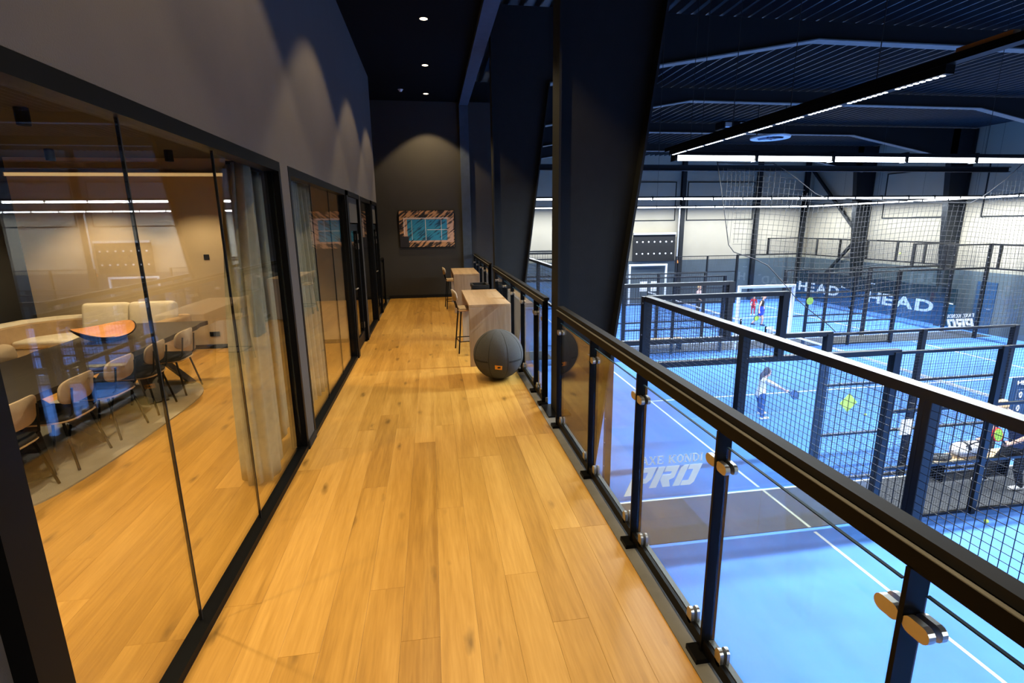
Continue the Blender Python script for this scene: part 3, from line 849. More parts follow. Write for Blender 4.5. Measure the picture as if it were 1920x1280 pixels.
# wall picture
def picture():
    m, nt, b = new_mat('court_print')
    N, L = nt.nodes, nt.links
    tc = N.new('ShaderNodeTexCoord')
    sep = N.new('ShaderNodeSeparateXYZ'); L.new(tc.outputs['Generated'], sep.inputs[0])
    def rng(sock, lo, hi):
        a = N.new('ShaderNodeMath'); a.operation = 'GREATER_THAN'; a.inputs[1].default_value = lo; L.new(sock, a.inputs[0])
        c = N.new('ShaderNodeMath'); c.operation = 'LESS_THAN'; c.inputs[1].default_value = hi; L.new(sock, c.inputs[0])
        k = N.new('ShaderNodeMath'); k.operation = 'MULTIPLY'; L.new(a.outputs[0], k.inputs[0]); L.new(c.outputs[0], k.inputs[1])
        return k.outputs[0]
    def rect(x0, x1, z0, z1):
        k = N.new('ShaderNodeMath'); k.operation = 'MULTIPLY'
        L.new(rng(sep.outputs['X'], x0, x1), k.inputs[0]); L.new(rng(sep.outputs['Z'], z0, z1), k.inputs[1])
        return k.outputs[0]
    def mix(fac, c1, c2):
        x = N.new('ShaderNodeMixRGB')
        L.new(fac, x.inputs[0])
        for i, c in ((1, c1), (2, c2)):
            if isinstance(c, tuple): x.inputs[i].default_value = c + (1,)
            else: L.new(c, x.inputs[i])
        return x.outputs[0]
    m0 = N.new('ShaderNodeMapping'); m0.inputs['Rotation'].default_value = (0, math.radians(38), 0); m0.inputs['Scale'].default_value = (1.5, 1, 1)
    L.new(tc.outputs['Generated'], m0.inputs['Vector'])
    mp = N.new('ShaderNodeMapping'); mp.inputs['Scale'].default_value = (1.6, 1, 9)
    L.new(m0.outputs[0], mp.inputs['Vector'])
    nz = N.new('ShaderNodeTexNoise'); nz.inputs['Scale'].default_value = 2.2; nz.inputs['Detail'].default_value = 4; L.new(mp.outputs[0], nz.inputs['Vector'])
    def ramp(lo, hi, c0, c1):
        r = N.new('ShaderNodeValToRGB'); r.color_ramp.elements[0].position = lo; r.color_ramp.elements[1].position = hi
        r.color_ramp.elements[0].color = c0 + (1,); r.color_ramp.elements[1].color = c1 + (1,)
        L.new(nz.outputs['Fac'], r.inputs['Fac']); return r.outputs['Color']
    sand = ramp(0.48, 0.55, (0.01, 0.008, 0.012), (0.52, 0.27, 0.12))
    pink = ramp(0.38, 0.48, (0.05, 0.03, 0.03), (0.58, 0.36, 0.26))
    blue = ramp(0.40, 0.50, (0.005, 0.05, 0.11), (0.02, 0.24, 0.42))
    c = mix(rect(0.07, 0.985, 0.13, 0.80), sand, pink)
    c = mix(rect(0.14, 0.87, 0.18, 0.765), c, blue)
    for q in ((0.47, 0.478, 0.18, 0.765), (0.76, 0.767, 0.2, 0.75), (0.5, 0.88, 0.47, 0.483), (0.22, 0.226, 0.2, 0.74), (0.08, 0.09, 0.35, 0.80), (0.08, 0.9, 0.79, 0.805)):
        c = mix(rect(*q), c, (0.75, 0.72, 0.68))
    c = mix(rect(0.0, 0.16, 0.0, 0.30), c, (0.012, 0.012, 0.02))
    L.new(c, b.inputs['Base Color']); b.inputs['Roughness'].default_value = 0.5
    t = thing('wall_picture', 'framed aerial print of a blue court hanging on the end wall', 'picture', (-0.08, YE, 1.41))
    f = 0.76
    MB().box(-f, f, -0.045, -0.005, 0, 1.01).build('frame', 'blackm', t)
    MB().box(-f + 0.015, f - 0.015, -0.05, -0.045, 0.015, 0.995).build('print', m, t)
picture()

# ================================================================== MEETING ROOM
# rug
pts = []
for k in range(56):
    a = 2 * PI * k / 56
    ex = lambda c: math.copysign(abs(c) ** 0.55, c)
    pts.append((-3.72 + 0.88 * ex(math.cos(a)) + 0.02 * math.sin(5 * a), 5.45 + 1.75 * ex(math.sin(a))))
tag(MB().prism(pts, 'Z', 0.0005, 0.014).build('rug', 'rug'), 'pale grey rounded rug under the meeting table', 'rug')
# table
t = thing('meeting_table', 'long dark stained timber meeting table with crossed plank legs', 'table', (-3.63, 5.45, 0))
n = 24
edge = []
for i in range(n + 1): edge.append((0.53 + 0.022 * math.sin(i * 1.3) + 0.012 * math.sin(i * 2.9), -2.1 + 4.2 * i / n))
edge2 = [(-0.53 - 0.02 * math.sin(i * 1.7 + 1) - 0.012 * math.sin(i * 3.1), -2.1 + 4.2 * i / n) for i in range(n, -1, -1)]
MB().prism(edge + edge2, 'Z', 0.70, 0.755).build('table_top', 'dark_oak', t)
for yc in (-0.65, 1.25):
    hb = MB().box(-0.09, 0.09, yc - 0.09, yc + 0.09, 0.40, 0.69).build('leg_hub', 'dark_oak', t)
    for sx in (-1, 1):
        for sy in (-1, 1):
            MB().bar((sx * 0.03, yc + sy * 0.05, 0.66), (sx * 0.40, yc + sy * 0.42, 0.016), 0.20, 0.06).build('leg', 'dark_oak', t)
# wooden bowl with pointed ends
t = thing('wooden_bowl', 'boat shaped wooden bowl with pale orange inside on the meeting table', 'bowl', (-3.78, 6.48, 0.757), rz=math.radians(62))
def hull(scale, lift):
    def f(u, v):
        a = 2 * PI * u
        c, s_ = math.cos(a), math.sin(a)
        rx = 0.34 * (abs(c) ** 0.9) * (1 if c >= 0 else -1); ry = 0.25 * math.copysign(abs(s_) ** 1.25, s_)
        k = 0.28 + 0.72 * (v ** 0.55)
        z = (0.085 + 0.075 * abs(c) ** 2 + 0.045 * s_) * v
        return (rx * k * scale, ry * k * scale, z * scale + lift)
    return f
MB().grid(hull(1.0, 0.0), 40, 8).build('shell', 'bowl_out', t, smooth=True)
MB().grid(hull(0.95, 0.012), 40, 8).build('inside', 'bowl', t, smooth=True)
MB().prism([(0.34 * 0.28 * math.cos(2 * PI * k / 20), 0.25 * 0.28 * math.sin(2 * PI * k / 20)) for k in range(20)], 'Z', 0.0, 0.014).build('base', 'bowl_out', t)

def chair(loc, rz, label):
    # local: faces -X (table side), backrest at +X
    t = thing('meeting_chair', label, 'chair', loc, rz, 'meeting room chairs')
    def seat(u, v):
        a = 2 * PI * u
        k = [0.0, 0.96, 1.0, 0.97, 0.0][min(4, int(round(v * 4)))]; dz = [-0.018, -0.018, 0.0, 0.018, 0.022][min(4, int(round(v * 4)))]
        c = math.copysign(abs(math.cos(a)) ** 0.5, math.cos(a)); s_ = math.copysign(abs(math.sin(a)) ** 0.5, math.sin(a))
        x = 0.225 * c * k; y = (0.235 - 0.02 * c) * s_ * k
        return (x, y, 0.455 + dz + 0.25 * x * x)
    MB().grid(seat, 28, 4).build('seat', 'seat_dark', t, smooth=True)
    def under(u, v):
        p = seat(u, v); return (p[0] * 1.02, p[1] * 1.02, p[2] * 0.4 + 0.443 * 0.6 - 0.012)
    MB().grid(under, 28, 4).build('seat_shell', 'ply', t, smooth=True)
    def pad(u, v):
        a = 2 * PI * u
        k = [0.0, 0.95, 1.0, 0.95, 0.0][min(4, int(round(v * 4)))]; dx = [-0.014, -0.014, 0.0, 0.014, 0.014][min(4, int(round(v * 4)))]
        c = math.copysign(abs(math.cos(a)) ** 0.6, math.cos(a)); s_ = math.copysign(abs(math.sin(a)) ** 0.6, math.sin(a))
        y = 0.225 * c * k; z = 0.115 * s_ * k
        return (0.235 + dx - 0.9 * y * y + 0.16 * z, y, 0.685 + z)
    MB().grid(pad, 28, 4).build('backrest', 'taupe', t, smooth=True)
    for sy in (-1, 1):
        MB().tube([(0.15, sy * 0.16, 0.43), (0.225, sy * 0.155, 0.50), (0.255, sy * 0.15, 0.72)], 0.009, n=7).build('back_rod', 'black', t)
    for sx in (-1, 1):
        for sy in (-1, 1):
            MB().tube([(sx * 0.15, sy * 0.17, 0.44), (sx * 0.235, sy * 0.225, 0.016)], 0.011, n=7).build('leg', 'black', t)
    MB().tube([(-0.15, -0.17, 0.436), (-0.15, 0.17, 0.436)], 0.008, n=6).tube([(0.15, -0.17, 0.436), (0.15, 0.17, 0.436)], 0.008, n=6).build('cross_rod', 'black', t)
    return t
CH = [(6.72, 'taupe backed chair nearest the room back wall at the table end'), (6.03, 'taupe backed chair second from the back wall end, behind the glass joint'), (5.38, 'taupe backed chair in the middle of the row facing the table'),
      (4.74, 'taupe backed chair second from the dark door jamb'), (4.05, 'taupe backed chair half hidden by the dark jamb at the left edge')]
for k, (y, l) in enumerate(CH):
    chair((-3.26, y, 0.0), 0.05 * math.sin(k * 2.1), l)
chair((-4.42, 6.1, 0.0), PI, 'tan topped chair on the sofa side of the table, farther one')
chair((-4.42, 5.3, 0.0), PI, 'tan topped chair on the sofa side of the table at the left edge')
# sofa
t = thing('corner_sofa', 'cream curved sofa with loose back cushions behind the table', 'sofa', (0, 0, 0))
path = [(-4.16, 8.95), (-4.6, 8.95), (-5.3, 8.93), (-5.75, 8.78), (-6.0, 8.52), (-6.08, 8.15), (-6.1, 7.78)]
def sweep(path, prof, name, m, smooth=True):
    mb = MB(); P = [Vector((a, b)) for a, b in path]; rings = []
    for i, p in enumerate(P):
        d = (P[min(i + 1, len(P) - 1)] - P[max(i - 1, 0)]).normalized()
        nrm = Vector((-d.y, d.x))      # toward the seat side
        rings.append([(p.x + nrm.x * o, p.y + nrm.y * o, z) for o, z in prof])
    k = len(prof); vs = [v for r in rings for v in r]; fs = []
    for i in range(len(rings) - 1):
        for j in range(k): fs.append((i * k + j, i * k + (j + 1) % k, (i + 1) * k + (j + 1) % k, (i + 1) * k + j))
    fs.append(tuple(range(k))); fs.append(tuple((len(rings) - 1) * k + j for j in range(k)))
    mb._add(vs, fs)
    return mb.build(name, m, t, smooth=False)
sweep(path, [(-0.14, 0.03), (0.06, 0.03), (0.05, 0.66), (0.02, 0.70), (-0.09, 0.70), (-0.13, 0.66)], 'back_shell', 'cream')
sweep(path[1:], [(0.06, 0.34), (0.10, 0.34), (0.085, 0.64), (0.06, 0.66)], 'shaded_back', 'tan')  # shade on the cream inner back, painted tan
MB().bevbox(-6.0, -4.17, 8.16, 8.9, 0.08, 0.34, 0.04, 3).build('seat_base', 'cream', t, smooth=True)
for a_, b_ in ((-5.98, -5.06), (-5.05, -4.18)):
    MB().bevbox(a_, b_, 8.12, 8.86, 0.34, 0.45, 0.045, 4).build('seat_cushion', 'cream', t, smooth=True)
for x in (-5.02, -4.36):
    c = MB().bevbox(-0.33, 0.33, -0.10, 0.10, 0, 0.48, 0.07, 4).build('back_cushion', 'cream', t, smooth=True, loc=(x, 8.70, 0.42))
    c.rotation_euler = (-0.22, 0, 0.03)
MB().bevbox(-4.16, -3.95, 8.14, 9.08, 0.03, 0.64, 0.05, 4).build('arm', 'tan', t, smooth=True)
# curtains
def curtain(x, y0, y1, folds, amp, label, z1=2.47, lean=0.0):
    def f(u, v):
        ya = y0 + lean * v * v
        y = ya + (y1 - ya) * u
        a = amp * (0.7 + 0.3 * (1 - v))
        return (x + a * math.sin(u * folds * 2 * PI) + 0.02 * math.sin(u * folds * 5.3 + 2 * v), y + 0.02 * math.sin(3 * v + u * 9), 0.02 + (z1 - 0.02) * v)
    t = thing('curtain', label, 'curtain', (0, 0, 0), group='sage linen curtains')
    o = MB().grid(f, folds * 12, 14).build('cloth', 'curtain', t, smooth=True, recalc=False)
    md = o.modifiers.new('thick', 'SOLIDIFY'); md.thickness = 0.006
    MB().box(x - 0.02, x + 0.02, y0 - 0.02, y1 + 0.02, z1 + 0.0, z1 + 0.03).build('track', 'blackm', t)
def curtain_curved(path, folds, amp, label, z1=2.47):
    P = [Vector((x, y, 0)) for x, y in path]
    def cr(u):
        q = u * (len(P) - 1); i = min(int(q), len(P) - 2); f = q - i
        p0, p1, p2, p3 = P[max(i - 1, 0)], P[i], P[i + 1], P[min(i + 2, len(P) - 1)]
        return 0.5 * ((2 * p1) + (p2 - p0) * f + (2 * p0 - 5 * p1 + 4 * p2 - p3) * f * f + (3 * p1 - p0 - 3 * p2 + p3) * f ** 3)
    def fn(u, v):
        p = cr(u); d = (cr(min(u + 0.01, 1)) - cr(max(u - 0.01, 0))).normalized(); nn = Vector((-d.y, d.x, 0))
        p = p + nn * amp * math.sin(u * folds * 2 * PI + 0.4 * math.sin(3 * v)) * (0.6 + 0.4 * v)
        up = max(0.0, 1 - u * 1.6)
        return (p.x, p.y + 0.56 * v * v * up, 0.02 + 0.012 * math.sin(u * 23) * (1 - v) ** 8 + (z1 - 0.02) * v)
    t = thing('curtain', label, 'curtain', (0, 0, 0), group='sage linen curtains')
    o = MB().grid(fn, 110, 16).build('cloth', 'curtain', t, smooth=True, recalc=False)
    md = o.modifiers.new('thick', 'SOLIDIFY'); md.thickness = 0.005
    MB().box(-1.52, -1.44, 4.4, 5.4, z1, z1 + 0.03).build('track', 'blackm', t)
curtain_curved([(-1.60, 4.14), (-1.55, 4.04), (-1.48, 3.99), (-1.40, 3.97), (-1.345, 4.06), (-1.345, 4.26), (-1.40, 4.50), (-1.47, 4.75), (-1.49, 5.05), (-1.48, 5.38)], 9, 0.028, 'sage linen curtain gathered behind the first glass front')
curtain(-1.46, 5.45, 6.72, 9, 0.07, 'sage linen curtain behind the second glass front')
t = thing('light_switch', 'small black switch on the beige meeting room wall', 'switch', (-3.65, ROOM_Y, 1.54))
MB().bevbox(-0.042, 0.042, -0.012, -0.001, -0.042, 0.042, 0.004, 2).build('plate', 'blackm', t)
MB().box(-0.022, 0.022, -0.016, -0.012, -0.03, 0.03).build('rocker', 'blackm', t)
t = thing('wall_socket', 'black double socket low on the beige meeting room wall', 'socket', (-3.69, ROOM_Y, 0.25))
MB().bevbox(-0.08, 0.08, -0.012, -0.001, -0.04, 0.04, 0.004, 2).build('plate', 'blackm', t)
for s_ in (-0.04, 0.04): MB().lathe([(0.0, 0.0), (0.022, 0.0), (0.024, 0.004), (0.0, 0.004)], n=14).build('outlet', 'black', t, loc=(s_, -0.012, 0)).rotation_euler = (PI / 2, 0, 0)

# ================================================================== PADEL CAGES
def post(t, x, y, z0, z1, w=0.10, m='fence'):
    MB().box(x - w / 2, x + w / 2, y - w / 2, y + w / 2, z0, z1).build('post', m, t)
def rail(t, a, b, w=0.07, h=0.06):
    MB().bar(a, b, w, h).build('rail', 'fence', t)
def bolts(t, x, y, z0, z1, step=0.45):
    m = MB(); z = z0
    while z < z1:
        m.box(x - 0.066, x - 0.05, y - 0.03, y - 0.01, z, z + 0.02); z += step
    m.build('bolt', 'silver', t)['kind'] = 'stuff'
def side_fence(y, label, x0=2.95, x1=23.0, near=True, far=True, pitch=0.05, wt=0.0032, out=-1):
    """long side of a court: tall glazed corner, lower glazed bay, then welded mesh"""
    t = thing('court_side_fence', label, 'court fence', (0, 0, 0), group='court side fences')
    ends = []
    if near: ends.append((x0, 1))
    if far: ends.append((x1, -1))
    for xs, s in ends:
        X = lambda d: xs + s * d
        def rng(a, b): return (min(X(a), X(b)), max(X(a), X(b)))
        post(t, X(0), y, HZ, 1.0, 0.11)
        bolts(t, X(0), y, HZ + 0.3, 1.0)
        post(t, X(2.13), y, 0.0, 1.0, 0.10)
        post(t, X(4.15), y, HZ, 0.0, 0.12)
        rail(t, (X(0), y, 0.98), (X(2.18), y, 0.98), 0.09, 0.06)
        rail(t, (X(0), y, 0.0), (X(4.21), y, 0.0), 0.09, 0.08)
        for k in (6.15, 8.2): post(t, X(k), y, HZ, 0.0, 0.09)
        for z in (-0.02, -1.0, -2.0, -2.94): rail(t, (X(4.15), y, z), (X(8.24), y, z), 0.05, 0.045)
        a, b = rng(0.05, 2.1)
        MB().wires('Y', y + out * 0.03, a, b, 0.04, 0.95, pitch, wt).build('wire_mesh', 'wire', t)
        for p, q in ((4.2, 6.1), (6.2, 8.15)):
            a, b = rng(p, q)
            MB().wires('Y', y + out * 0.03, a, b, HZ + 0.05, -0.04, pitch, wt).build('wire_mesh', 'wire', t)
        for p, q in ((0.06, 2.08), (2.10, 4.08)):
            a, b = rng(p, q)
            MB().box(a, b, y - 0.006, y + 0.006, HZ + 0.02, -0.05).build('pane', 'cglass', t)
    return t
def back_fence(x, y0, y1, posts, label, pitch=0.05, wt=0.0032, out=-1, glass=True, skip_end=None):
    t = thing('court_back_fence', label, 'court fence', (0, 0, 0), group='court end fences')
    y0 += 0.06; y1 -= 0.06
    rail(t, (x, y0, 0.975), (x, y1, 0.975), 0.10, 0.07)
    rail(t, (x, y0, 0.0), (x, y1, 0.0), 0.06, 0.06)
    for y in posts: post(t, x, y, -0.02, 0.95, 0.08)
    MB().wires('X', x + out * 0.04, y0 + 0.06, y1 - 0.06, 0.03, 0.94, pitch, wt).build('wire_mesh', 'wire', t)
    ys = [y0 + 0.06] + [y for y in posts if y0 + 0.3 < y < y1 - 0.3] + [y1 - 0.06]
    for a, b in zip(ys[:-1], ys[1:]):
        MB().box(x - 0.006, x + 0.006, a + 0.006, b - 0.006, HZ + 0.01, -0.04).build('pane', 'cglass', t)
    return t
back_fence(2.95, -3.25, 6.75, [-1.5, 0.5, 2.52, 4.42], 'black mesh topped end fence of the nearest court, running along the gallery')
back_fence(2.95, 8.15, 18.3, [10.2, 12.2, 14.2, 16.3], 'mesh topped end fence of the second court, seen beside the first column', 0.1, 0.006)
back_fence(2.95, 19.75, 29.75, [21.7, 23.7, 25.7, 27.7], 'mesh topped end fence of the third court, gallery side', 0.1, 0.006)
back_fence(23.0, 19.75, 29.75, [21.2, 22.7, 24.5, 26.4, 28.2], 'tall mesh fence above the long letter banner on the far right', 0.1, 0.006, out=1)
back_fence(23.0, 8.15, 18.3, [10.2, 12.2, 14.2, 16.2, 17.9], 'tall mesh fence of the second court at the right edge', 0.1, 0.006, out=1)
side_fence(6.75, 'side fence of the nearest court with a thick black corner post', far=False, out=1)
side_fence(8.15, 'side fence of the second court facing the walkway bench', far=False)
side_fence(18.3, 'far side fence of the second court', pitch=0.1, wt=0.006, out=1)
side_fence(19.75, 'near side fence of the third court', pitch=0.1, wt=0.006)
side_fence(29.75, 'far side fence of the third court in front of the cream wall', pitch=0.1, wt=0.007, out=1)
# white entrance portals by the nets
for y, l in [(18.46, 'white tubular entrance portal by the second court net'), (29.92, 'white tubular entrance portal before the far wall')]:
    t = thing('entrance_portal', l, 'portal', (0, y, 0), group='white entrance portals')
    for x in (11.9, 14.25): MB().bevbox(x - 0.055, x + 0.055, -0.055, 0.055, HZ, -0.55, 0.015).build('upright', 'white', t)
    MB().bevbox(11.845, 14.305, -0.055, 0.055, -0.55, -0.44, 0.015).build('crossbar', 'white', t)
    for x in ((12.6, 13.3) if y > 20 else (13.30,)): MB().box(x, x + (0.45 if y > 20 else 0.24), -0.01, 0.01, *((-2.1, -1.5) if y > 20 else (-2.50, -2.12))).build('notice', 'white', t)
# court nets
def court_net(a, b, label):
    t = thing('court_net', label, 'net', (13.0, 0, 0), group='court nets')
    MB().wires('X', 0, a + 0.1, b - 0.1, HZ + 0.03, -2.12, 0.06, 0.004).build('mesh', 'net', t)
    MB().box(-0.012, 0.012, a + 0.08, b - 0.08, -2.14, -2.08).build('tape', 'white', t)
    for y in (a + 0.12, b - 0.12): MB().tube([(0, y, HZ), (0, y, -2.05)], 0.04, n=10).build('post', 'black', t)
court_net(8.15, 18.3, 'court net with white tape on the second court')
court_net(19.75, 29.75, 'court net with white tape on the third court')

# hanging safety net above the second court fence
def safety_net():
    def xl(z):
        P = [(2.95, 4.58), (1.54, 4.92), (1.34, 5.6), (0.68, 6.3), (0.1, 7.05), (-0.2, 7.2)]
        for (z0, x0), (z1, x1) in zip(P[:-1], P[1:]):
            if z >= z1: return x0 + (x1 - x0) * (z0 - z) / (z0 - z1)
        return 7.2
    def zt(x):
        P = [(4.0, 2.93), (5.6, 2.93), (6.5, 2.38), (9.4, 2.28), (10.2, 2.7), (11.8, 4.2)]
        for (x0, z0), (x1, z1) in zip(P[:-1], P[1:]):
            if x <= x1: return z0 + (z1 - z0) * (x - x0) / (x1 - x0)
        return 4.2
    def yy(x, z): return 8.02 + 0.05 * math.sin(x * 2.3 + z * 0.8) + 0.03 * math.sin(x * 5.1)
    m = MB(); h = 0.085; R = 0.0032
    def seg(pts):
        if len(pts) > 1: m.tube(pts, R, n=3, cap=False)
    X = 4.6
    while X < 11.7:
        pts = []; z = 0.06
        while z < zt(X):
            if X >= xl(z): pts.append((X + 0.02 * math.sin(z * 3), yy(X, z), z))
            z += 0.2
        seg(pts); X += h
    z = 0.06
    while z < 4.2:
        pts = []; X = 4.58
        while X < 11.75:
            if X >= xl(z) and z <= zt(X): pts.append((X, yy(X, z), z + 0.05 * math.sin(X * 1.6)))
            else:
                seg(pts); pts = []
            X += 0.2
        seg(pts); z += h
    t = thing('safety_net', 'black hanging ball stop net draped above the second court fence', 'net')
    m.build('netting', 'net', t, recalc=False)
    e = []
    z = 2.95
    while z > 0.06:
        e.append((xl(z), yy(xl(z), z), z)); z -= 0.12
    MB().tube(e, 0.008, n=5).build('edge_cord', 'net', t)
    MB().tube([(x, yy(x, zt(x)), zt(x)) for x in [4.58 + 0.2 * i for i in range(36)]], 0.007, n=5).build('head_cord', 'net', t)
safety_net()

# ================================================================== SIGNS
def text_mesh(txt, size, depth=0.006, xs=1.0, bold=0.0):
    cu = bpy.data.curves.new('txt', 'FONT')
    cu.body = txt; cu.size = size; cu.extrude = depth; cu.offset = bold; cu.resolution_u = 3
    o = bpy.data.objects.new('txt', cu); COL.objects.link(o)
    dg = bpy.context.evaluated_depsgraph_get()
    me = bpy.data.meshes.new_from_object(o.evaluated_get(dg))
    bpy.data.objects.remove(o); bpy.data.curves.remove(cu)
    for v in me.vertices: v.co.x *= xs
    me.materials.clear()
    return me
def word(txt, size, m, parent, loc, rot, xs=1.0, bold=0.0, name='letter', gap=0.0):
    """each letter is a part of its own"""
    x = 0.0
    R = Matrix.Rotation(rot[2], 4, 'Z') @ Matrix.Rotation(rot[0], 4, 'X')
    for ch in txt:
        if ch == ' ': x += size * 0.35 * xs; continue
        me = text_mesh(ch, size, 0.006, xs, bold)
        x0 = min(v.co.x for v in me.vertices); x1 = max(v.co.x for v in me.vertices)
        me.materials.append(M[m])
        o = link(name, me, parent)
        o.location = Vector(loc) + R @ Vector((x - x0, 0, 0)); o.rotation_euler = rot
        x += (x1 - x0) + gap
    return x

# serif slab lettering for the drink advert, drawn in its own plane
def stroke(mb, a, b, wd, y0, y1):
    a = Vector(a); b = Vector(b); d = (b - a).normalized(); n = Vector((-d.y, d.x)) * wd / 2
    mb.prism([tuple(a + n), tuple(b + n), tuple(b - n), tuple(a - n)], 'Y', y0, y1)
GL = {'F': [((.12, 0), (.12, 1), .2), ((0, .96), (.72, .96), .1), ((.12, .52), (.5, .52), .1), ((0, .04), (.34, .04), .08), ((.69, .96), (.69, .74), .08)],
      'A': [((.06, 0), (.4, 1), .12), ((.4, 1), (.76, 0), .2), ((.2, .34), (.6, .34), .09), ((-.04, .04), (.22, .04), .08), ((.6, .04), (.9, .04), .08)],
      'X': [((.06, 1), (.74, 0), .2), ((.72, 1), (.06, 0), .11), ((-.06, .04), (.22, .04), .08), ((.56, .04), (.86, .04), .08), ((-.06, .96), (.28, .96), .08), ((.54, .96), (.84, .96), .08)],
      'E': [((.12, 0), (.12, 1), .2), ((0, .96), (.72, .96), .1), ((.12, .52), (.5, .52), .1), ((0, .04), (.74, .04), .1), ((.69, .96), (.69, .76), .08), ((.71, .04), (.71, .26), .08)],
      'K': [((.12, 0), (.12, 1), .2), ((.74, 1), (.16, .42), .11), ((.32, .56), (.78, 0), .2), ((0, .04), (.32, .04), .08), ((0, .96), (.32, .96), .08), ((.54, .96), (.88, .96), .08), ((.62, .04), (.92, .04), .08)],
      'O': [((.10, .26), (.10, .74), .2), ((.72, .26), (.72, .74), .2), ((.12, .72), (.34, .95), .14), ((.70, .72), (.48, .95), .14), ((.12, .28), (.34, .05), .14), ((.70, .28), (.48, .05), .14), ((.3, .94), (.52, .94), .12), ((.3, .06), (.52, .06), .12)],
      'N': [((.10, 0), (.10, 1), .1), ((.12, 1), (.72, 0), .2), ((.76, 0), (.76, 1), .1), ((-.06, .04), (.28, .04), .08), ((-.06, .96), (.2, .96), .08), ((.6, .96), (.92, .96), .08)],
      'D': [((.12, 0), (.12, 1), .2), ((0, .96), (.46, .96), .1), ((0, .04), (.46, .04), .1), ((.44, .95), (.70, .68), .14), ((.44, .05), (.70, .32), .14), ((.70, .26), (.70, .74), .2)],
      'I': [((.14, 0), (.14, 1), .2), ((0, .96), (.30, .96), .08), ((0, .04), (.30, .04), .08)]}
GW = {'F': .72, 'A': .86, 'X': .82, 'E': .78, 'K': .88, 'O': .82, 'N': .88, 'D': .82, 'I': .32}
def advert(y, x0, z0, s, label, flip=False, drop=True):
    """white two-line advert on court glass; x0 left edge, z0 baseline of the big word"""
    t = thing('glass_advert', label, 'sign', (x0, y, z0), PI if flip else 0.0)
    H = 0.155 * s; x = 0.10 * s; zt = 0.455 * s
    for ch in 'FAXE KONDI':
        if ch == ' ': x += 0.075 * s; continue
        mb = MB()
        for a, b, wd in GL[ch]:
            stroke(mb, (x + a[0] * H, zt + a[1] * H), (x + b[0] * H, zt + b[1] * H), wd * H, -0.004, 0.004)
        mb.build('letter', 'white', t); x += (GW[ch] + 0.13) * H
    # slanted block letters
    k = 0.42
    def q(pts): return [((u + k * v) * s, v * s) for u, v in pts]
    hh = 0.40
    P = [[(-0.02, -0.12 if drop else 0.0), (0.11, -0.12 if drop else 0.0), (0.11, 0.40), (-0.02, 0.40)], [(0.13, 0.10), (0.30, 0.10), (0.36, 0.18), (0.36, 0.40), (0.13, 0.40), (0.13, 0.31), (0.24, 0.31), (0.24, 0.19), (0.13, 0.19)]]
    Rr = [[(0.40, 0.0), (0.53, 0.0), (0.53, 0.40), (0.40, 0.40)], [(0.55, 0.40), (0.55, 0.30), (0.70, 0.30), (0.70, 0.24), (0.55, 0.24), (0.55, 0.14), (0.66, 0.0), (0.80, 0.0), (0.72, 0.13), (0.80, 0.17), (0.80, 0.40)]]
    Oo = [[(0.85, 0.0), (0.98, 0.0), (0.98, 0.40), (0.90, 0.40), (0.85, 0.35)], [(1.0, 0.40), (1.0, 0.31), (1.11, 0.31), (1.11, 0.09), (1.0, 0.09), (1.0, 0.0), (1.19, 0.0), (1.24, 0.05), (1.24, 0.40)]]
    for grp in (P, Rr, Oo):
        mb = MB()
        for pl in grp: mb.prism(q(pl), 'Y', -0.004, 0.004)
        mb.build('letter', 'white', t)
    return t
advert(8.125, 3.36, -2.76, 1.02, 'white two line drink advert on the glass above the carpet')
advert(18.27, 22.85, -2.52, 1.0, 'mirrored white drink advert on the far court glass, right', flip=True, drop=False)

# long banner with bold letters
t = thing('letter_banner', 'long navy banner with bold white capital letters on the far right', 'banner', (23.12, 0, 0))
MB().box(0, 0.03, 19.45, 29.9, -1.75, -1.0).build('upper_band', 'banner', t)
MB().box(0, 0.03, 19.45, 29.9, -2.75, -1.75).build('reflection_band', 'banner_reflect', t)  # band painted blue in place of reflections
word('HEAD', 0.78, 'white', t, (-0.012, 29.5, -2.25), (PI / 2, 0, -PI / 2), xs=1.55, bold=0.02, gap=0.10)
word('HEAD', 0.78, 'white', t, (-0.012, 24.2, -2.25), (PI / 2, 0, -PI / 2), xs=1.75, bold=0.02, gap=0.12)
for yc, zc, ln in ((24.35, -1.28, 0.55), (19.95, -1.72, 0.42), (26.05, -1.72, 0.30)):
    MB().prism([(yc, zc), (yc - ln, zc - 0.015), (yc - ln, zc + 0.03), (yc - 0.12, zc + 0.05), (yc, zc + 0.12)], 'X', -0.018, -0.012).build('logo_mark', 'white', t)
# scoreboard
t = thing('score_panel', 'dark blue score panel on the court fence at the right edge', 'sign', (11.30, 8.09, -1.92))
MB().box(0, 0.75, 0, 0.03, 0, 0.85).build('panel', 'navy', t)
word('HEAD', 0.12, 'white', t, (0.10, -0.008, 0.70), (PI / 2, 0, 0), xs=1.4, gap=0.012)
for i, z in enumerate((0.38, 0.10)):
    MB().box(0.13, 0.31, -0.006, 0, z, z + 0.22).build('digit_frame', 'silver', t)
    MB().box(0.137, 0.303, -0.009, -0.006, z + 0.007, z + 0.213).build('digit_card', 'navy', t)
    word('0', 0.17, 'white', t, (0.18, -0.012, z + 0.05), (PI / 2, 0, 0), bold=0.003)
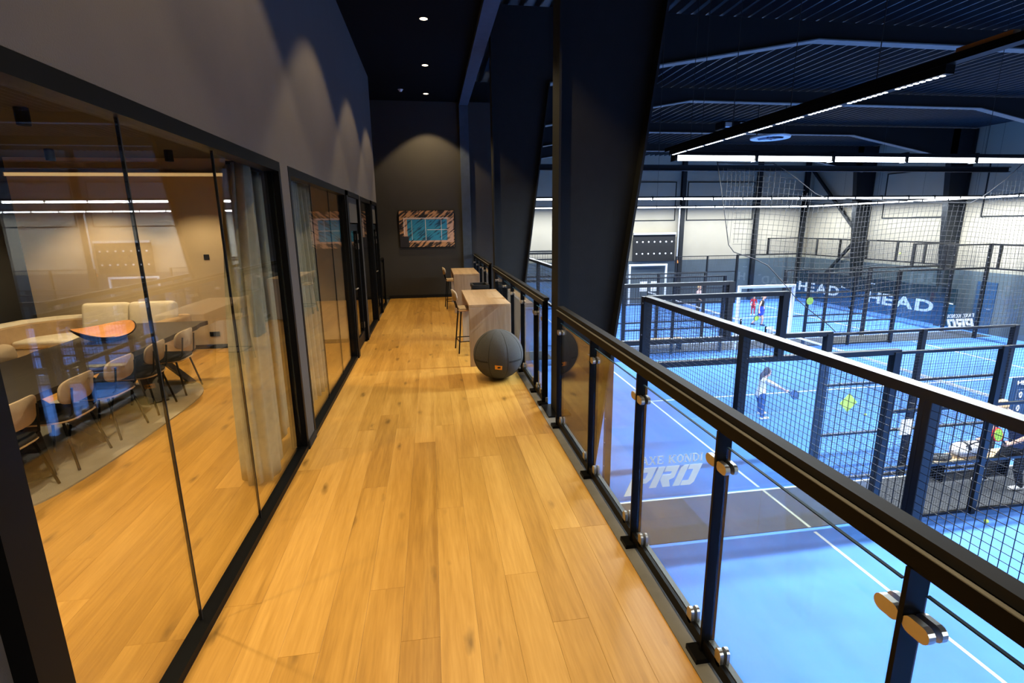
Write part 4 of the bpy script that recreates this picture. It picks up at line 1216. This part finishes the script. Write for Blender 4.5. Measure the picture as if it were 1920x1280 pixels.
# stickers and notices
t = tag(MB().prism([(0, -0.19), (0.185, 0), (0, 0.19), (-0.185, 0)], 'Y', -0.003, 0.003).build('diamond_sticker', 'lime', loc=(7.66, 8.10, -1.35)), 'lime green diamond sticker on the court fence', 'sticker')
tag(MB().prism([(0.15 * math.cos(2 * PI * k / 20), 0.15 * math.sin(2 * PI * k / 20)) for k in range(20)], 'Y', -0.003, 0.003).build('round_sticker', 'lime', loc=(14.83, 18.20, -1.1)), 'round lime sticker on the far court fence', 'sticker')
tag(MB().box(8.88, 9.16, 8.095, 8.10, -2.10, -1.78).build('notice_sheet', 'white'), 'white notice sheet on the court fence', 'notice')
# balls
def tball(x, y, z, label):
    t = thing('tennis_ball', label, 'ball', (x, y, z), group='yellow balls')
    MB().lathe([(0.034 * math.sin(PI * i / 10), -0.034 * math.cos(PI * i / 10)) for i in range(11)], n=16).build('felt', 'tennis', t, smooth=True)
    MB().tube([(0.0345 * math.cos(a) * math.cos(0.5 * math.sin(2 * a)), 0.0345 * math.sin(a) * math.cos(0.5 * math.sin(2 * a)), 0.0345 * math.sin(0.5 * math.sin(2 * a))) for a in [2 * PI * k / 32 for k in range(33)]], 0.0015, n=4).build('seam', 'white', t)
tball(9.05, 6.44, HZ + 0.034, 'yellow ball lying on the near court in front of the carpet')
tball(11.08, 11.13, HZ + 0.034, 'yellow ball lying on the second court past the sticker')
tball(18.4, 18.0, 0.72, 'yellow ball caught in mid air before the cream wall')

# ================================================================== BENCH GROUP
t = thing('court_bench', 'pale wooden bench on black legs beside the walkway', 'bench', (10.35, 7.88, HZ + 0.012))
for k in range(3): MB().bevbox(-0.95, 0.95, -0.17 + k * 0.115, -0.065 + k * 0.115, 0.42, 0.45, 0.004, 1).build('slat', 'birch', t)
for x in (-0.75, 0.75): MB().box(x - 0.03, x + 0.03, -0.15, 0.15, 0, 0.42).build('leg', 'black', t)
t = thing('sports_bag', 'white and black sports bag lying on the bench', 'bag', (10.28, 7.86, HZ + 0.462))
def bag(u, v):
    a = 2 * PI * v
    k = (1 - (2 * u - 1) ** 4) ** 0.5 if 0 < u < 1 else 0.0
    return ((u - 0.5) * 0.82, 0.155 * k * math.cos(a), 0.15 + 0.15 * k * math.sin(a))
MB().grid(bag, 20, 20).build('body', 'bag_white', t, smooth=True)
for x in (-0.2, 0.12, 0.22):
    MB().grid(lambda u, v, x=x: (x + 0.07 * u, 0.158 * math.cos(0.3 + 2.6 * v), 0.152 + 0.153 * math.sin(0.3 + 2.6 * v)), 1, 10).build('panel', 'c_black', t)
MB().tube([(-0.25, -0.12, 0.26), (-0.12, -0.17, 0.36), (0.12, -0.17, 0.36), (0.25, -0.12, 0.26)], 0.014, n=6).build('strap', 'c_black', t)
t = thing('racket_cover', 'flat black racket cover lying on the bench end', 'cover', (9.60, 7.86, HZ + 0.462))
MB().prism([(0.26 * math.cos(2 * PI * k / 28), 0.13 * math.sin(2 * PI * k / 28)) for k in range(28)], 'Z', 0, 0.05).build('body', 'c_black', t)
MB().tube([(-0.2, 0, 0.052), (0.2, 0, 0.052)], 0.006, n=5).build('zip', 'silver', t)
t = thing('far_bench', 'pale wooden bench seen through the fences of the second court', 'bench', (9.0, 18.95, HZ + 0.012))
for k in range(3): MB().bevbox(-0.9, 0.9, -0.17 + k * 0.115, -0.065 + k * 0.115, 0.42, 0.45, 0.004, 1).build('slat', 'birch', t)
for x in (-0.75, 0.75): MB().box(x - 0.03, x + 0.03, -0.15, 0.15, 0, 0.42).build('leg', 'black', t)

def racket(label, grip, tip_dir, normal, face, rim, group='padel rackets', size=1.0):
    """grip end point, direction of the head, face normal"""
    d = Vector(tip_dir).normalized(); nn = Vector(normal); nn = (nn - d * nn.dot(d)).normalized(); s_ = d.cross(nn)
    t = thing('padel_racket', label, 'racket', grip, group=group)
    def at(u, v, w_): return tuple(s_ * (u * size) + d * (v * size) + nn * (w_ * size))
    def disc(k, hw, m, name):
        pts = [(0.128 * k * math.cos(2 * PI * i / 28), 0.32 + 0.135 * k * math.sin(2 * PI * i / 28)) for i in range(28)]
        mb = MB(); n = len(pts)
        mb._add([at(u, v, -hw) for u, v in pts] + [at(u, v, hw) for u, v in pts], [tuple(range(n)), tuple(range(2 * n - 1, n - 1, -1))] + [(i, (i + 1) % n, n + (i + 1) % n, n + i) for i in range(n)])
        mb.build(name, m, t)
    disc(1.0, 0.017, rim, 'frame'); disc(0.86, 0.019, face, 'face')
    MB().tube([at(0, -0.02, 0), at(0, 0.13, 0)], 0.017 * size, n=8).build('grip', 'c_black', t)
    for sg in (-1, 1): MB().tube([at(0, 0.12, 0), at(sg * 0.055, 0.21, 0)], 0.012 * size, n=6).build('throat', rim, t)
    m = MB()
    for u in (-0.05, 0, 0.05):
        for v in (0.27, 0.32, 0.37):
            m.tube([at(u, v, -0.0195), at(u, v, 0.0195)], 0.006 * size, n=6)
    m.build('hole', 'c_black', t)['kind'] = 'stuff'
    return t

# ================================================================== PEOPLE
import numpy as np
def person(label, segs, voxel, hair=None, extras=None):
    """segs: (a, b, ra, rb, material). One continuous remeshed body with clothing zones."""
    bm = bmesh.new()
    for a, b, ra, rb, m in segs:
        a = Vector(a); b = Vector(b); L = (b - a).length
        for p, r in ((a, ra), (b, rb)):
            bmesh.ops.create_uvsphere(bm, u_segments=12, v_segments=8, radius=r, matrix=Matrix.Translation(p))
        if L > 1e-4:
            q = (b - a).to_track_quat('Z', 'Y').to_matrix().to_4x4()
            bmesh.ops.create_cone(bm, cap_ends=True, segments=12, radius1=ra, radius2=rb, depth=L, matrix=Matrix.Translation((a + b) / 2) @ q)
    me = bpy.data.meshes.new('tmp'); bm.to_mesh(me); bm.free()
    o = bpy.data.objects.new('tmp', me); COL.objects.link(o)
    md = o.modifiers.new('r', 'REMESH'); md.mode = 'VOXEL'; md.voxel_size = voxel
    sm = o.modifiers.new('s', 'SMOOTH'); sm.iterations = 3; sm.factor = 0.5
    dg = bpy.context.evaluated_depsgraph_get()
    out = bpy.data.meshes.new_from_object(o.evaluated_get(dg)); bpy.data.objects.remove(o)
    out.name = 'person'
    mats = []
    for s_ in segs:
        if s_[4] not in mats: mats.append(s_[4])
    out.materials.clear()
    for m in mats: out.materials.append(M[m])
    nf = len(out.polygons); C = np.zeros(nf * 3); out.polygons.foreach_get('center', C); C = C.reshape(-1, 3)
    best = np.full(nf, 1e9); idx = np.zeros(nf, dtype=np.int32)
    for a, b, ra, rb, m in segs:
        a = np.array(a, float); b = np.array(b, float); d = b - a; L2 = max(d.dot(d), 1e-9)
        t = np.clip(((C - a) @ d) / L2, 0, 1)
        dist = np.linalg.norm(C - (a + t[:, None] * d), axis=1) - (ra + (rb - ra) * t)
        k = dist < best; best[k] = dist[k]; idx[k] = mats.index(m)
    out.polygons.foreach_set('material_index', idx); out.polygons.foreach_set('use_smooth', [True] * nf)
    o = link('person', out); tag(o, label, 'person')
    if hair: hair(o)
    return o
def hand(w_, d, side, m='skin', k=1.0, curl=0.5):
    """palm, four fingers and a thumb starting at wrist w_ along d"""
    w_ = Vector(w_); d = Vector(d).normalized(); s_ = Vector(side); s_ = (s_ - d * s_.dot(d)).normalized(); n = d.cross(s_)
    out = [(tuple(w_), tuple(w_ + d * 0.075 * k), 0.026 * k, 0.032 * k, m)]
    for i, ln in enumerate((0.062, 0.075, 0.07, 0.055)):
        b = w_ + d * 0.082 * k + s_ * (0.033 - 0.022 * i) * k
        j = b + (d * 0.7 + n * curl * 0.6).normalized() * ln * 0.55 * k
        e = j + (d * 0.25 + n * curl * 1.2).normalized() * ln * 0.5 * k
        out += [(tuple(b), tuple(j), 0.010 * k, 0.009 * k, m), (tuple(j), tuple(e), 0.009 * k, 0.008 * k, m)]
    b = w_ + d * 0.03 * k + s_ * 0.03 * k; j = b + (d * 0.5 + s_ * 0.7).normalized() * 0.04 * k; e = j + (d * 0.9 + n * curl * 0.5).normalized() * 0.03 * k
    out += [(tuple(b), tuple(j), 0.012 * k, 0.011 * k, m), (tuple(j), tuple(e), 0.011 * k, 0.009 * k, m)]
    return out
def head(c, fwd, k=1.0, m='skin'):
    c = Vector(c); f = Vector(fwd).normalized(); u = Vector((0, 0, 1)); s_ = f.cross(u).normalized()
    T = lambda a, b, h: tuple(c + f * a * k + s_ * b * k + u * h * k)
    return [(T(-0.02, 0, 0.03), T(0.01, 0, 0.03), 0.088 * k, 0.084 * k, m), (T(0.02, 0, -0.045), T(0.04, 0, -0.075), 0.066 * k, 0.04 * k, m),
            (T(0.085, 0, 0.02), T(0.107, 0, -0.015), 0.008 * k, 0.014 * k, m), (T(0.0, 0.082, 0.0), T(0.0, 0.084, 0.02), 0.016 * k, 0.018 * k, m), (T(0.0, -0.082, 0.0), T(0.0, -0.084, 0.02), 0.016 * k, 0.018 * k, m)]
def face(o, c, fwd, k=1.0):
    c = Vector(c); f = Vector(fwd).normalized(); u = Vector((0, 0, 1)); s_ = f.cross(u).normalized()
    mb = MB()
    for b in (-0.032, 0.032):
        p = c + f * 0.088 * k + s_ * b * k + u * 0.02 * k
        mb.lathe([(0.011 * k * math.sin(PI * i / 6), -0.011 * k * math.cos(PI * i / 6)) for i in range(7)], p, 10)
    mb.build('eyes', 'c_black', o)
    p = c + f * 0.088 * k + u * (-0.055) * k
    MB().tube([tuple(p - s_ * 0.024 * k - f * 0.006), tuple(p), tuple(p + s_ * 0.024 * k - f * 0.006)], 0.006 * k, n=6).build('mouth', 'c_red', o)
def hair_cap(o, c, fwd, m, k=1.0, back=0.1, tail=None):
    c = Vector(c); f = Vector(fwd).normalized(); u = Vector((0, 0, 1)); s_ = f.cross(u).normalized()
    def g(a, b):
        th = 2 * PI * a; ph = b * PI * 0.62
        r = 0.104 * k
        q = Vector((math.sin(ph) * math.cos(th), math.sin(ph) * math.sin(th), math.cos(ph)))
        ext = 1.0 - 0.75 * max(0, q.x) * (1 if b > 0.55 else 0) * (b - 0.55) * 2.2
        return tuple(c + f * (q.x * r * ext - 0.018 * k) + s_ * q.y * r * 0.98 + u * (q.z * r + 0.03 * k - max(0, -q.x) * back * b))
    MB().grid(g, 20, 10).build('hair', m, o, smooth=True)
    if tail:
        MB().tube(tail, 0.04, n=8, radii=[0.045, 0.05, 0.035, 0.015][:len(tail)]).build('ponytail', m, o, smooth=True)
def foot(h, t, m='shoe', r=0.04): return [(h, t, r, r * 0.9, m)]

# woman with racket in white top, facing right
y = 11.49; z0 = HZ
hc = (8.39, y, -1.765)
S1 = head(hc, (1, 0, -0.25), 0.95) + [
    ((8.33, y, -1.90), (8.37, y, -1.83), 0.045, 0.045, 'skin'),
    ((8.31, y, -1.99), (8.28, y, -2.18), 0.115, 0.10, 'c_white'), ((8.33, y - 0.13, -1.96), (8.33, y + 0.13, -1.96), 0.06, 0.06, 'c_white'), ((8.28, y, -2.18), (8.26, y, -2.34), 0.105, 0.125, 'c_white'),
    ((8.26, y - 0.07, -2.37), (8.27, y - 0.10, -2.66), 0.098, 0.062, 'c_jeans'), ((8.27, y - 0.10, -2.66), (8.26, y - 0.12, -2.93), 0.06, 0.040, 'c_jeans'),
    ((8.27, y + 0.07, -2.37), (8.38, y + 0.16, -2.66), 0.098, 0.062, 'c_jeans'), ((8.38, y + 0.16, -2.66), (8.43, y + 0.22, -2.93), 0.06, 0.040, 'c_jeans'),
    ((8.35, y - 0.15, -1.97), (8.63, y - 0.13, -2.12), 0.056, 0.043, 'c_white'), ((8.63, y - 0.13, -2.12), (8.90, y - 0.04, -2.26), 0.036, 0.027, 'skin'),
    ((8.35, y + 0.15, -1.97), (8.60, y + 0.16, -2.14), 0.056, 0.043, 'c_white'), ((8.60, y + 0.16, -2.14), (8.86, y + 0.05, -2.25), 0.036, 0.027, 'skin')]
S1 += hand((8.90, y - 0.04, -2.26), (0.9, 0.1, -0.45), (0, 1, 0.3), k=0.9) + hand((8.86, y + 0.05, -2.25), (0.9, -0.2, -0.4), (0, -1, 0.3), k=0.9)
S1 += foot((8.24, y - 0.12, -2.958), (8.43, y - 0.13, -2.962)) + foot((8.40, y + 0.22, -2.958), (8.60, y + 0.22, -2.962))
o = person('player in white top and blue leggings bending forward with a racket', S1, 0.011)
face(o, hc, (1, 0, -0.25), 0.95); hair_cap(o, hc, (1, 0, -0.25), 'hair_brown', 0.98, 0.12, [(8.30, y, -1.75), (8.24, y, -1.82), (8.22, y, -1.93), (8.23, y, -2.02)])
racket('dark blue racket held low by the player in white', (8.96, y - 0.01, -2.29), (0.86, 0, -0.42), (0.15, -1, 0.35), 'racket_blue', 'racket_blue', size=0.95)

# player in black top and blue shorts, third court
y = 22.7; hc = (15.98, y, -1.56)
S2 = head(hc, (0.7, -0.7, 0), 1.0) + [((15.92, y, -1.74), (15.95, y, -1.65), 0.045, 0.045, 'skin'),
    ((15.90, y, -1.84), (15.87, y, -2.06), 0.115, 0.11, 'c_black'), ((15.80, y - 0.1, -1.80), (16.0, y + 0.1, -1.80), 0.055, 0.055, 'c_black'), ((15.87, y, -2.06), (15.87, y, -2.18), 0.115, 0.135, 'c_royal'),
    ((15.82, y, -2.22), (15.84, y, -2.42), 0.11, 0.095, 'c_royal'), ((15.93, y, -2.22), (15.92, y, -2.42), 0.11, 0.095, 'c_royal'),
    ((15.84, y, -2.42), (15.80, y + 0.05, -2.62), 0.075, 0.055, 'skin'), ((15.80, y + 0.05, -2.62), (15.64, y + 0.25, -2.90), 0.055, 0.036, 'skin'),
    ((15.92, y, -2.42), (15.96, y - 0.05, -2.66), 0.075, 0.055, 'skin'), ((15.96, y - 0.05, -2.66), (15.97, y, -2.94), 0.055, 0.036, 'skin'),
    ((15.78, y - 0.12, -1.80), (15.68, y - 0.12, -2.04), 0.045, 0.038, 'skin'), ((15.68, y - 0.12, -2.04), (15.64, y - 0.2, -2.22), 0.034, 0.027, 'skin'),
    ((16.02, y + 0.12, -1.80), (16.06, y + 0.1, -2.04), 0.045, 0.038, 'skin'), ((16.06, y + 0.1, -2.04), (16.02, y - 0.05, -2.22), 0.034, 0.027, 'skin')]
S2 += hand((15.64, y - 0.2, -2.22), (-0.1, -0.2, -1), (1, 0, 0)) + hand((16.02, y - 0.05, -2.22), (-0.2, -0.2, -1), (-1, 0, 0))
S2 += foot((15.60, y + 0.26, -2.955), (15.74, y + 0.18, -2.962), 'c_navy') + foot((15.94, y + 0.03, -2.958), (16.05, y - 0.13, -2.962), 'c_navy')
o = person('player in black top and royal blue shorts walking on the third court', S2, 0.015)
face(o, hc, (0.7, -0.7, 0)); hair_cap(o, hc, (0.7, -0.7, 0), 'hair_blond', 1.0, 0.05)
racket('dark racket hanging from the hand of the player in black', (15.63, y - 0.22, -2.28), (-0.35, 0, -0.9), (0, -1, 0), 'racket_green', 'c_navy')

# simple standing players farther off
def stander(x, y, top, legs, label, fwd, hairm, ht=1.66):
    s = ht / 1.7; z = lambda v: HZ + v * s
    f = Vector(fwd).normalized(); sd = Vector((f.y, -f.x, 0))
    P = lambda a, b, v: (x + f.x * a * s + sd.x * b * s, y + f.y * a * s + sd.y * b * s, z(v))
    hc = P(0.02, 0, 1.56)
    G = head(hc, f, s) + [(P(0, 0, 1.40), P(0.01, 0, 1.48), 0.05 * s, 0.045 * s, 'skin'),
        (P(0, 0, 1.26), P(0, 0, 1.02), 0.13 * s, 0.11 * s, top), (P(0, -0.15, 1.34), P(0, 0.15, 1.34), 0.065 * s, 0.065 * s, top), (P(0, 0, 1.02), P(0, 0, 0.92), 0.115 * s, 0.135 * s, legs)]
    for sg in (-1, 1):
        G += [(P(0, sg * 0.08, 0.88), P(0.02, sg * 0.10, 0.48), 0.10 * s, 0.062 * s, legs), (P(0.02, sg * 0.10, 0.48), P(-0.01, sg * 0.11, 0.08), 0.062 * s, 0.04 * s, legs)]
        G += foot(P(-0.05, sg * 0.11, 0.042), P(0.15, sg * 0.13, 0.036))
        G += [(P(0, sg * 0.19, 1.34), P(0.02, sg * 0.25, 1.06), 0.055 * s, 0.042 * s, top), (P(0.02, sg * 0.25, 1.06), P(0.20, sg * 0.18, 0.92), 0.038 * s, 0.028 * s, 'skin')]
        G += hand(P(0.20, sg * 0.18, 0.92), tuple(f * 0.9 + Vector((0, 0, -0.3))), tuple(-sd * sg))
    o = person(label, G, 0.016)
    face(o, hc, f, s); hair_cap(o, hc, f, hairm, s, 0.06)
    return P(0.28, 0.17, 0.90)
g = stander(17.35, 25.5, 'c_red', 'c_red', 'player in dark red seen behind the white portal', (-0.6, -0.8, 0), 'hair_brown', 1.08)
g = stander(14.3, 25.9, 'c_pink', 'c_black', 'player in pale pink top and black trousers on the third court', (0.6, -0.8, 0), 'hair_blond', 1.7)
racket('pale racket held by the player in pink', g, (0.2, -0.3, 0.9), (0, -1, 0), 'bag_white', 'c_navy')

# man in navy shirt bowing over the bag, standing on the carpet
y = 7.38; zf = HZ + 0.012; hc = (10.22, y + 0.06, -1.375)
S5 = head(hc, (-0.8, 0.25, -0.5), 1.08) + [((10.42, y, -1.50), (10.30, y + 0.04, -1.43), 0.062, 0.058, 'skin'),
    ((10.58, y, -1.66), (10.72, y, -1.95), 0.165, 0.155, 'c_navy'), ((10.52, y - 0.19, -1.58), (10.52, y + 0.19, -1.58), 0.082, 0.082, 'c_navy'), ((10.72, y, -1.95), (10.76, y, -2.15), 0.16, 0.165, 'c_navy'),
    ((10.76, y, -2.14), (10.76, y, -2.22), 0.165, 0.165, 'c_black'),
    ((10.74, y - 0.10, -2.22), (10.66, y - 0.12, -2.58), 0.115, 0.075, 'c_black'), ((10.66, y - 0.12, -2.58), (10.76, y - 0.13, -2.90), 0.072, 0.052, 'c_black'),
    ((10.72, y + 0.10, -2.22), (10.50, y + 0.16, -2.56), 0.115, 0.075, 'c_black'), ((10.50, y + 0.16, -2.56), (10.46, y + 0.26, -2.90), 0.072, 0.052, 'c_black'),
    ((10.52, y - 0.22, -1.58), (10.58, y - 0.24, -1.80), 0.072, 0.060, 'c_navy'), ((10.58, y - 0.24, -1.80), (10.585, y - 0.24, -1.86), 0.050, 0.048, 'skin'), ((10.585, y - 0.24, -1.86), (10.40, y - 0.12, -2.03), 0.047, 0.032, 'skin'),
    ((10.52, y + 0.22, -1.58), (10.50, y + 0.28, -1.84), 0.072, 0.052, 'c_navy'), ((10.50, y + 0.28, -1.84), (10.32, y + 0.30, -2.06), 0.045, 0.032, 'skin')]
S5 += hand((10.40, y - 0.12, -2.03), (-0.85, 0.3, -0.3), (0.2, 0.3, 0.9)) + hand((10.32, y + 0.30, -2.06), (-0.6, 0.3, -0.7), (0, -0.8, 0.4))
S5 += foot((10.80, y - 0.13, zf + 0.046), (10.58, y - 0.12, zf + 0.04), 'shoe', 0.046) + foot((10.50, y + 0.27, zf + 0.046), (10.28, y + 0.30, zf + 0.04), 'shoe', 0.046)
o = person('man in navy shirt and black track trousers leaning over the bench', S5, 0.011)
face(o, hc, (-0.8, 0.25, -0.5), 1.08); hair_cap(o, hc, (-0.8, 0.25, -0.3), 'hair_blond', 1.06, 0.02)
MB().tube([(10.83, y - 0.16, -2.24), (10.745, y - 0.185, -2.58), (10.80, y - 0.175, -2.88)], 0.010, n=6).build('trouser_stripe', 'c_white', o)
rk = racket('lime and red racket in the hand of the man in navy', (10.33, y - 0.08, -2.06), (-0.62, 0.0, 0.55), (0.25, -1, 0.1), 'racket_green', 'racket_red')
